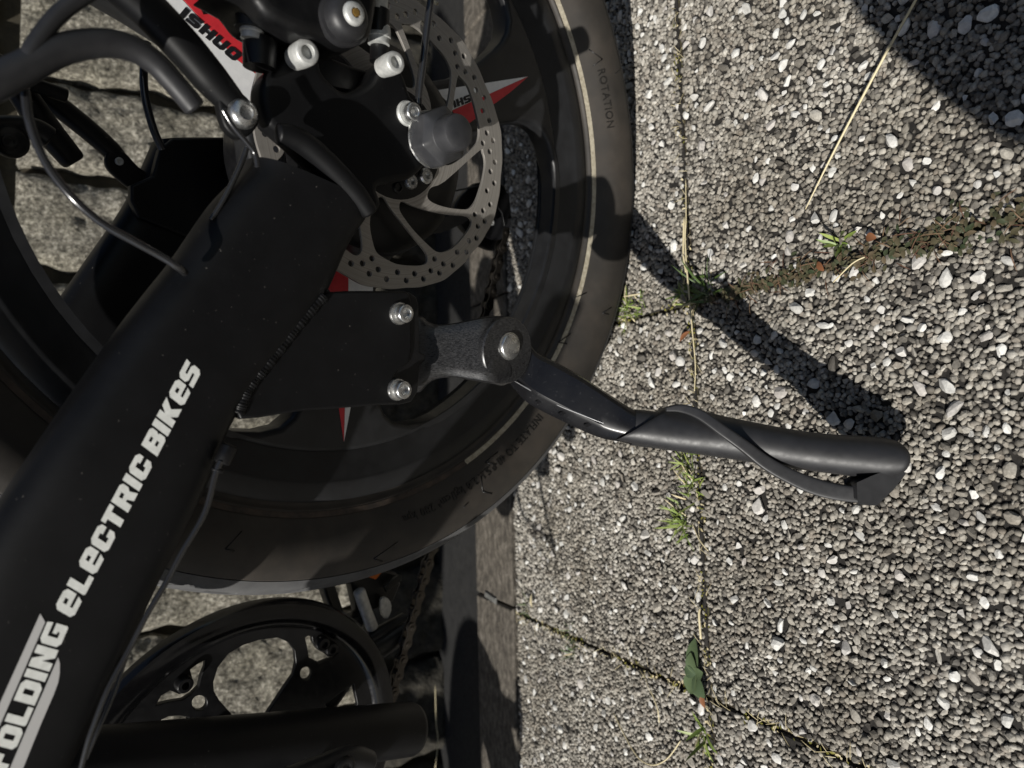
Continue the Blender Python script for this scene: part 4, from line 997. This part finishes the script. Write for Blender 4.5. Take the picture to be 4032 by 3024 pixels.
def leaf(p, az, ln, wd, up, cup=.2):
    d = np.array([math.cos(az)*math.cos(up), math.sin(az)*math.cos(up), math.sin(up)]); s = np.array([-math.sin(az), math.cos(az), 0]); nz = np.cross(d, s)*-1
    V, F = [], []; ns = 5
    for i in range(ns+1):
        t = i/ns; w_ = wd*math.sin(PI*min(t*.93+.05, 1))**.8
        c = p + d*ln*t - np.array([0,0,1])*ln*.25*t*t
        V += [c - s*w_/2 + np.array([0,0,1])*w_*cup, c, c + s*w_/2 + np.array([0,0,1])*w_*cup]
    for i in range(ns): F += [(3*i,3*i+1,3*i+4,3*i+3),(3*i+1,3*i+2,3*i+5,3*i+4)]
    return V, F
def tuft(x, y, n, ln, wd, m, label, spread=.004, leanr=(.3, 1.3), name='grass_tuft', cat='grass', az=None, azs=PI, group='grass tufts growing in the slab joints'):
    base = on_z(x, y, -.002); t = empty(name, tuple(base), label, cat, group); parts, dry = [], []
    ln *= 1.15; wd *= 1.15
    for _ in range(n):
        p = np.array([rng.normal(0, spread), rng.normal(0, spread*.5), 0]); a = rng.uniform(0, 2*PI) if az is None else az + rng.uniform(-azs, azs)
        (parts if rng.random() < .85 else dry).append(blade(p, a, ln*rng.uniform(.5, 1.15), wd*rng.uniform(.6, 1.1), rng.uniform(*leanr), rng.uniform(.2, 1.2)))
    if parts: V, F = join(parts); mk('blades', V, F, m, t)
    if dry: V, F = join(dry); mk('dry_blades', V, F, m_straw, t)
    return t
tuft(1358,672, 34, .017, .0016, m_grass, 'bright green grass tuft just beyond the tyre, left of the long joint')
tuft(1388,660, 16, .013, .0014, m_grass, 'small yellow green tuft between the tyre edge and the joint crossing', .005)
tuft(1478,640, 18, .012, .0015, m_grass, 'short pale tuft right at the crossing of the two slab joints')
tuft(1530,628, 30, .024, .0019, m_dgrass, 'dark green grass tuft lying in the shadow of the stand leg', .005, (.6, 1.4))
tuft(1815,528, 9, .013, .0030, m_grass, 'broad bladed grass sprout standing on the creeper filled joint', .003)
tuft(1487,1000, 30, .017, .0016, m_grass, 'bright grass tuft directly below the sleeve of the side stand', .005)
tuft(1496,1050, 26, .014, .0015, m_grass, 'second bright tuft under the stand sleeve, closest to the dry joint', .006)
tuft(1478,1122, 36, .018, .0016, m_grass, 'spiky yellow green tuft farther down the long joint above the weed', .005)
tuft(1522,1590, 14, .016, .0030, m_grass, 'leafy green sprout in the joint below the broad leaved weed', .004)
tuft(1240,1392, 26, .014, .0012, m_dgrass, 'thin dark tuft halfway along the lower slanting joint', .006)
tuft(1140,1320, 18, .010, .0011, m_dgrass, 'wispy tuft where the lower joint meets the concrete edging', .005)
tuft(1330,880, 8, .010, .001, m_straw, 'few dry blades behind the upper arm of the side stand', .004)
# broad-leaved weed
wd_ = empty('weed', tuple(on_z(1512, 1455, -.001)), 'broad leaved dark green weed lying in the long joint near the bottom', 'weed')
parts = []
bx_ = on_z(1505,1395,0) - on_z(1512,1455,-.001); az0 = math.atan2(bx_[1], bx_[0])
for (az, ln, w_, up) in ((0,.025,.013,.16),(.12,.016,.011,.35),(PI,.017,.016,.12),(PI-.5,.017,.013,.3),(PI+.55,.017,.013,.3),(1.3,.011,.009,.4),(-1.2,.011,.009,.4)):
    parts.append(leaf(np.array([0,0,.004]), az0+az, ln, w_, up, .14))
V, F = join(parts); mk('leaves', V, F, m_weed, wd_)
# creeping plants along the right-hand joint: beyond counting
cre_g, cre_s = [], []
for _ in range(1150):
    t = rng.random()**.8; y = YA - .004 - t*.27; x = XB + rng.normal(0, .0042*(.55+.8*t))
    if t < .05 and rng.random() < .6: continue
    if math.sin(t*41)+math.sin(t*97+2) < -1.0 and rng.random() < .7: continue
    p = np.array([x, y, rng.uniform(-.003, .0022)])
    (cre_g).append(leaf(p, rng.uniform(0, 2*PI), rng.uniform(.0024, .0052), rng.uniform(.0016, .0030), rng.uniform(-.1, .35), .12))
for _ in range(120):
    t = rng.random(); y = YA - .004 - t*.27; x = XB + rng.normal(0, .006); p = np.array([x, y, .001]); a = rng.uniform(0, 2*PI)
    cre_s.append(blade(p, a, rng.uniform(.006, .013), .0007, rng.uniform(.9, 1.4), .9))
cg = join(cre_g); cs_ = join(cre_s)
def two_mat(name, sets, mats, label, cat):
    V, F, mi = [], [], []
    for i, (v, f) in enumerate(sets):
        n0 = len(V); V += list(v); F += [tuple(q+n0 for q in ff) for ff in f]; mi += [i]*len(f)
    o = mk(name, V, F, mats); o.data.polygons.foreach_set('material_index', mi); tag(o, label, cat, kind='stuff'); return o
two_mat('creeping_plants', [cg, cs_], [m_leafd, m_stem], 'low reddish green creeping plants filling the joint that runs to the right', 'plants')
ms, mg = [], []
for _ in range(900):
    w = rng.random()
    if w < .45: x, y = rng.uniform(-.62, .30), YA + rng.normal(0, .0022)
    elif w < .75: x, y = XC + rng.normal(0, .0022), rng.uniform(-.36, YK)
    else: x, y = XB + rng.normal(0, .0022), rng.uniform(YA, YK)
    dens = math.sin(x*61+y*47)+math.sin(x*133-y*91+1)
    if dens < -.3: continue
    (mg if rng.random() < .65 else ms).append(leaf(np.array([x, y, rng.uniform(-.003, .0008)]), rng.uniform(0, 2*PI), rng.uniform(.0015, .0034), rng.uniform(.0009, .0018), rng.uniform(-.1, .6), .1))
for _ in range(260):
    w = rng.random(); 
    if w < .5: x, y = rng.uniform(-.62, .30), YA + rng.normal(0, .003)
    else: x, y = XC + rng.normal(0, .004), rng.uniform(-.36, YK)
    ms.append(blade(np.array([x, y, 0]), rng.uniform(0, 2*PI), rng.uniform(.004, .013), .0005, rng.uniform(1.1, 1.5), .3))
two_mat('joint_moss', [join(mg), join(ms)], [m_mossy, m_straw], 'moss, straw bits and litter caught in the slab joints', 'moss')
# dry stems
def stem(px, r, label, z=.004, name='dry_stem', m=m_straw, pts=None):
    P = pts or [on_z(x, y, z + dz) for x, y, dz in px]
    b0 = P[0]; V, F = tube_vf(catmull([p-b0 for p in P], 5), r, 8, False); o = mk(name, V, F, m); o.location = tuple(b0); tag(o, label, 'straw'); return o
stem([(1985,-12,.004),(1925,95,.003),(1855,225,.002),(1790,350,.001),(1740,452,0)], [.0007,.0007,.0007,.0006,.0003], 'long straight straw slanting across the upper right slab')
stem([(1481,385,0),(1482,470,.002),(1480,520,.002),(1486,610,.003),(1496,720,.003),(1502,790,.001),(1500,845,0)], [.0003,.0005,.0006,.0004,.0003], 'thin wavy dry stem lying along the joint beside the stand shadow')
stem([(1478,470,.001),(1476,545,.001),(1482,590,.001)], .0007, 'short thick straw in the joint between tyre and stand shadow')
stem([(1495,1130,.001),(1510,1165,.002),(1530,1190,0)], .0004, 'short curved straw below the spiky grass tuft')
stem([(1512,1185+130,0),(1510,1330,.001),(1514,1400-20,0)], .0008, 'pale broken straw in the joint just above the weed')
stem([(1325,1540,0),(1370,1625,.002),(1405,1652,.003),(1440,1640,.003),(1470,1600,.002)], .0005, 'looped dry stem lying on the bottom slab left of the long joint')
stem([(1405,1490,0),(1420,1530,.001),(1424,1560,0)], .0005, 'tiny straw piece below the slanting joint on the lower slab')
stem([(1800,500+110,.001),(1840,570,.003),(1868,555,.001)], .0004, 'small straw crossing the creeper joint')
def wall_stem(px, Y, r, label):
    P = [on_y(x, y, Y) for x, y in px]; return stem(None, r, label, pts=P)
wall_stem([(990,345),(1003,385),(1012,420),(1016,432)], .40, .0007, 'thin straw seen through the brake rotor before the wall')
wall_stem([(1042,530),(1052,560),(1064,590),(1075,620),(1085,668)], .36, .0007, 'leaning straw seen behind the chain through the wheel')
wall_stem([(1010,672),(1035,670),(1060,675)], .42, .0005, 'short level straw beside the stand bracket at the wall foot')
wall_stem([(940,1480),(942,1560),(946,1600),(940,1660)], .42, .0005, 'long brown straw standing in the gutter below the pedal')
stem([(905,-8,.12),(935,3,.12),(944,8,.12)], .0014, 'blurred pale straw at the top edge above the brake rotor')
# leaves lying about
def litter(x, y, ln, w_, az, m, label, name='dead_leaf', z=.003):
    b0 = on_z(x, y, z); V, F = leaf(np.zeros(3), az, ln, w_, .15, .25); o = mk(name, V, F, m); o.location = tuple(b0); tag(o, label, 'leaf'); return o
litter(1490,716,.014,.004,2.0,m_dead,'curled red brown leaf across the joint beside the stand shadow')
litter(1150,1312,.013,.004,.2,m_straw,'pale pointed leaf on the slab near the concrete edging')
litter(1520,1500,.010,.006,3.1,m_dead,'pinkish brown leaf tucked under the broad leaved weed')
litter(1893,604-90,.007,.005,1.2,m_dead,'small brown leaf at the near side of the creeper joint')
litter(1780,585,.008,.004,.6,m_dead,'rusty leaf scrap among the creeping plants')

# the phone that takes the picture, held behind the view point: it throws the soft shade in the corner
up_ = M[:, 2]; rt = M[:, 0]; fw = M[:, 1]
ph = CAM - fw*.006 - up_*.055
def obox(c, hx, hy, hz, r=0):
    return [c + rt*a*hx + fw*b2*hy + up_*d*hz for a in (-1,1) for b2 in (-1,1) for d in (-1,1)], [(0,1,3,2),(4,6,7,5),(0,4,5,1),(2,3,7,6),(0,2,6,4),(1,5,7,3)]
V, F = obox(np.zeros(3), .0375, .0042, .0775); pho = mk('smartphone', V, F, m_black, smooth=False); pho.location = tuple(ph); tag(pho, 'black smartphone held upright before the bicycle, taking the picture', 'phone')

# the person behind the view point, wholly outside the picture, whose hands shade the upper right corner
def skin_body(name, chains, m, parent=None, sub=2):
    V, E, Rr = [], [], []
    idx = {}
    for ch in chains:
        prev = None
        for key, p, r in ch:
            if key not in idx: idx[key] = len(V); V.append(p); Rr.append(r)
            if prev is not None: E.append((prev, idx[key]))
            prev = idx[key]
    me = bpy.data.meshes.new('tmp'); me.from_pydata([tuple(map(float, v)) for v in V], E, []); o = bpy.data.objects.new('tmp', me); COL.objects.link(o)
    sk = o.modifiers.new('s', 'SKIN'); sb = o.modifiers.new('b', 'SUBSURF'); sb.levels = sb.render_levels = sub
    if not me.skin_vertices: 
        bpy.context.view_layer.objects.active = o; 
    for d, r in zip(me.skin_vertices[0].data, Rr): d.radius = (r, r)
    me.skin_vertices[0].data[0].use_root = True
    me2 = bpy.data.meshes.new_from_object(o.evaluated_get(bpy.context.evaluated_depsgraph_get())); bpy.data.objects.remove(o)
    me2.polygons.foreach_set('use_smooth', [True]*len(me2.polygons)); me2.materials.append(m); me2.name = name
    q = bpy.data.objects.new(name, me2); COL.objects.link(q); q.parent = parent; return q
m_cloth = mat('dark_blue_cloth', (.02,.025,.04), .9, build=noisy((.015,.018,.03), (.03,.036,.055), 150, .85, .95, .3, .001, 900))
m_skin = mat('skin', (.45,.27,.19), .5, build=noisy((.40,.235,.165), (.5,.31,.22), 60, .45, .55, .1, .0004, 500))
A3 = lambda *q: np.array(q, float)
px0 = A3(-.45, -1.12, .34)
chains = [[('pel', px0, .13), ('bel', px0+A3(.03,.06,.16), .125), ('che', px0+A3(.06,.14,.36), .13), ('nek', px0+A3(.08,.18,.50), .06), ('hd1', px0+A3(.09,.22,.58), .075), ('hd2', px0+A3(.10,.23,.68), .085), ('hd3', px0+A3(.10,.22,.76), .06)],
 [('che', 0, 0), ('shl', px0+A3(-.13,.16,.42), .065), ('ell', A3(-.52,-.86,.42), .045), ('wrl', A3(-.352,-.565,.322), .030), ('pml', A3(-.312,-.503,.322), .038)],
 [('che', 0, 0), ('shr', px0+A3(.26,.13,.42), .065), ('elr', A3(-.06,-.88,.36), .045), ('wrr', A3(-.12,-.60,.24), .028), ('pmr', A3(-.128,-.545,.262), .030)],
 [('pel', 0, 0), ('hpl', px0+A3(-.10,-.02,-.04), .085), ('knl', A3(-.62,-.84,.40), .065), ('anl', A3(-.60,-1.02,.07), .040), ('tol', A3(-.60,-.88,.035), .035)],
 [('pel', 0, 0), ('hpr', px0+A3(.12,-.02,-.04), .085), ('knr', A3(-.12,-.92,.30), .065), ('anr', A3(-.22,-1.16,.07), .040), ('tor', A3(-.22,-1.02,.035), .035)]]
fings = []
def fing(pre, base, d1, d2, r, key):
    return [(key, 0, 0), (pre+'a', base, r), (pre+'b', base+d1, r*.95), (pre+'c', base+d1+d2*.6, r*.88), (pre+'d', base+d1+d2, r*.75)]
for i in range(4):
    chains.append(fing('l%d' % i, A3(-.285,-.487,.355-.019*i), A3(.034,.012,.002), A3(.026,-.006,0)*(1-.08*i), .0085, 'pml'))
    chains.append(fing('r%d' % i, A3(-.142+.001*i,-.520,.300-.019*i), A3(-.006,.016,.002), A3(-.026,.002,0)*(1-.08*i), .0085, 'pmr'))
chains.append(fing('lt', A3(-.295,-.52,.352), A3(.025,.006,.022), A3(.022,.008,.012), .0098, 'pml'))
chains.append(fing('rt', A3(-.140,-.55,.295), A3(-.010,-.010,.018), A3(-.020,-.004,.014), .0098, 'pmr'))
per = empty('person', (-.4, -1.0, 0), 'crouching person in dark clothes holding up the smartphone with both hands', 'person')
pb = skin_body('body', chains, m_cloth, per, 2)
pb.matrix_parent_inverse = per.matrix_world.inverted() if False else Matrix.Translation((.4, 1.0, 0))
pb.data.materials.append(m_skin)
hc = [A3(-.312,-.503,.322), A3(-.128,-.545,.262), A3(-.27,-.49,.33), A3(-.15,-.52,.28)]
cols = [1 if min(np.linalg.norm(np.array(p.center) - h) for h in hc) < .062 else 0 for p in pb.data.polygons]
pb.data.polygons.foreach_set('material_index', cols)
hd = px0 + A3(.10, .23, .68)
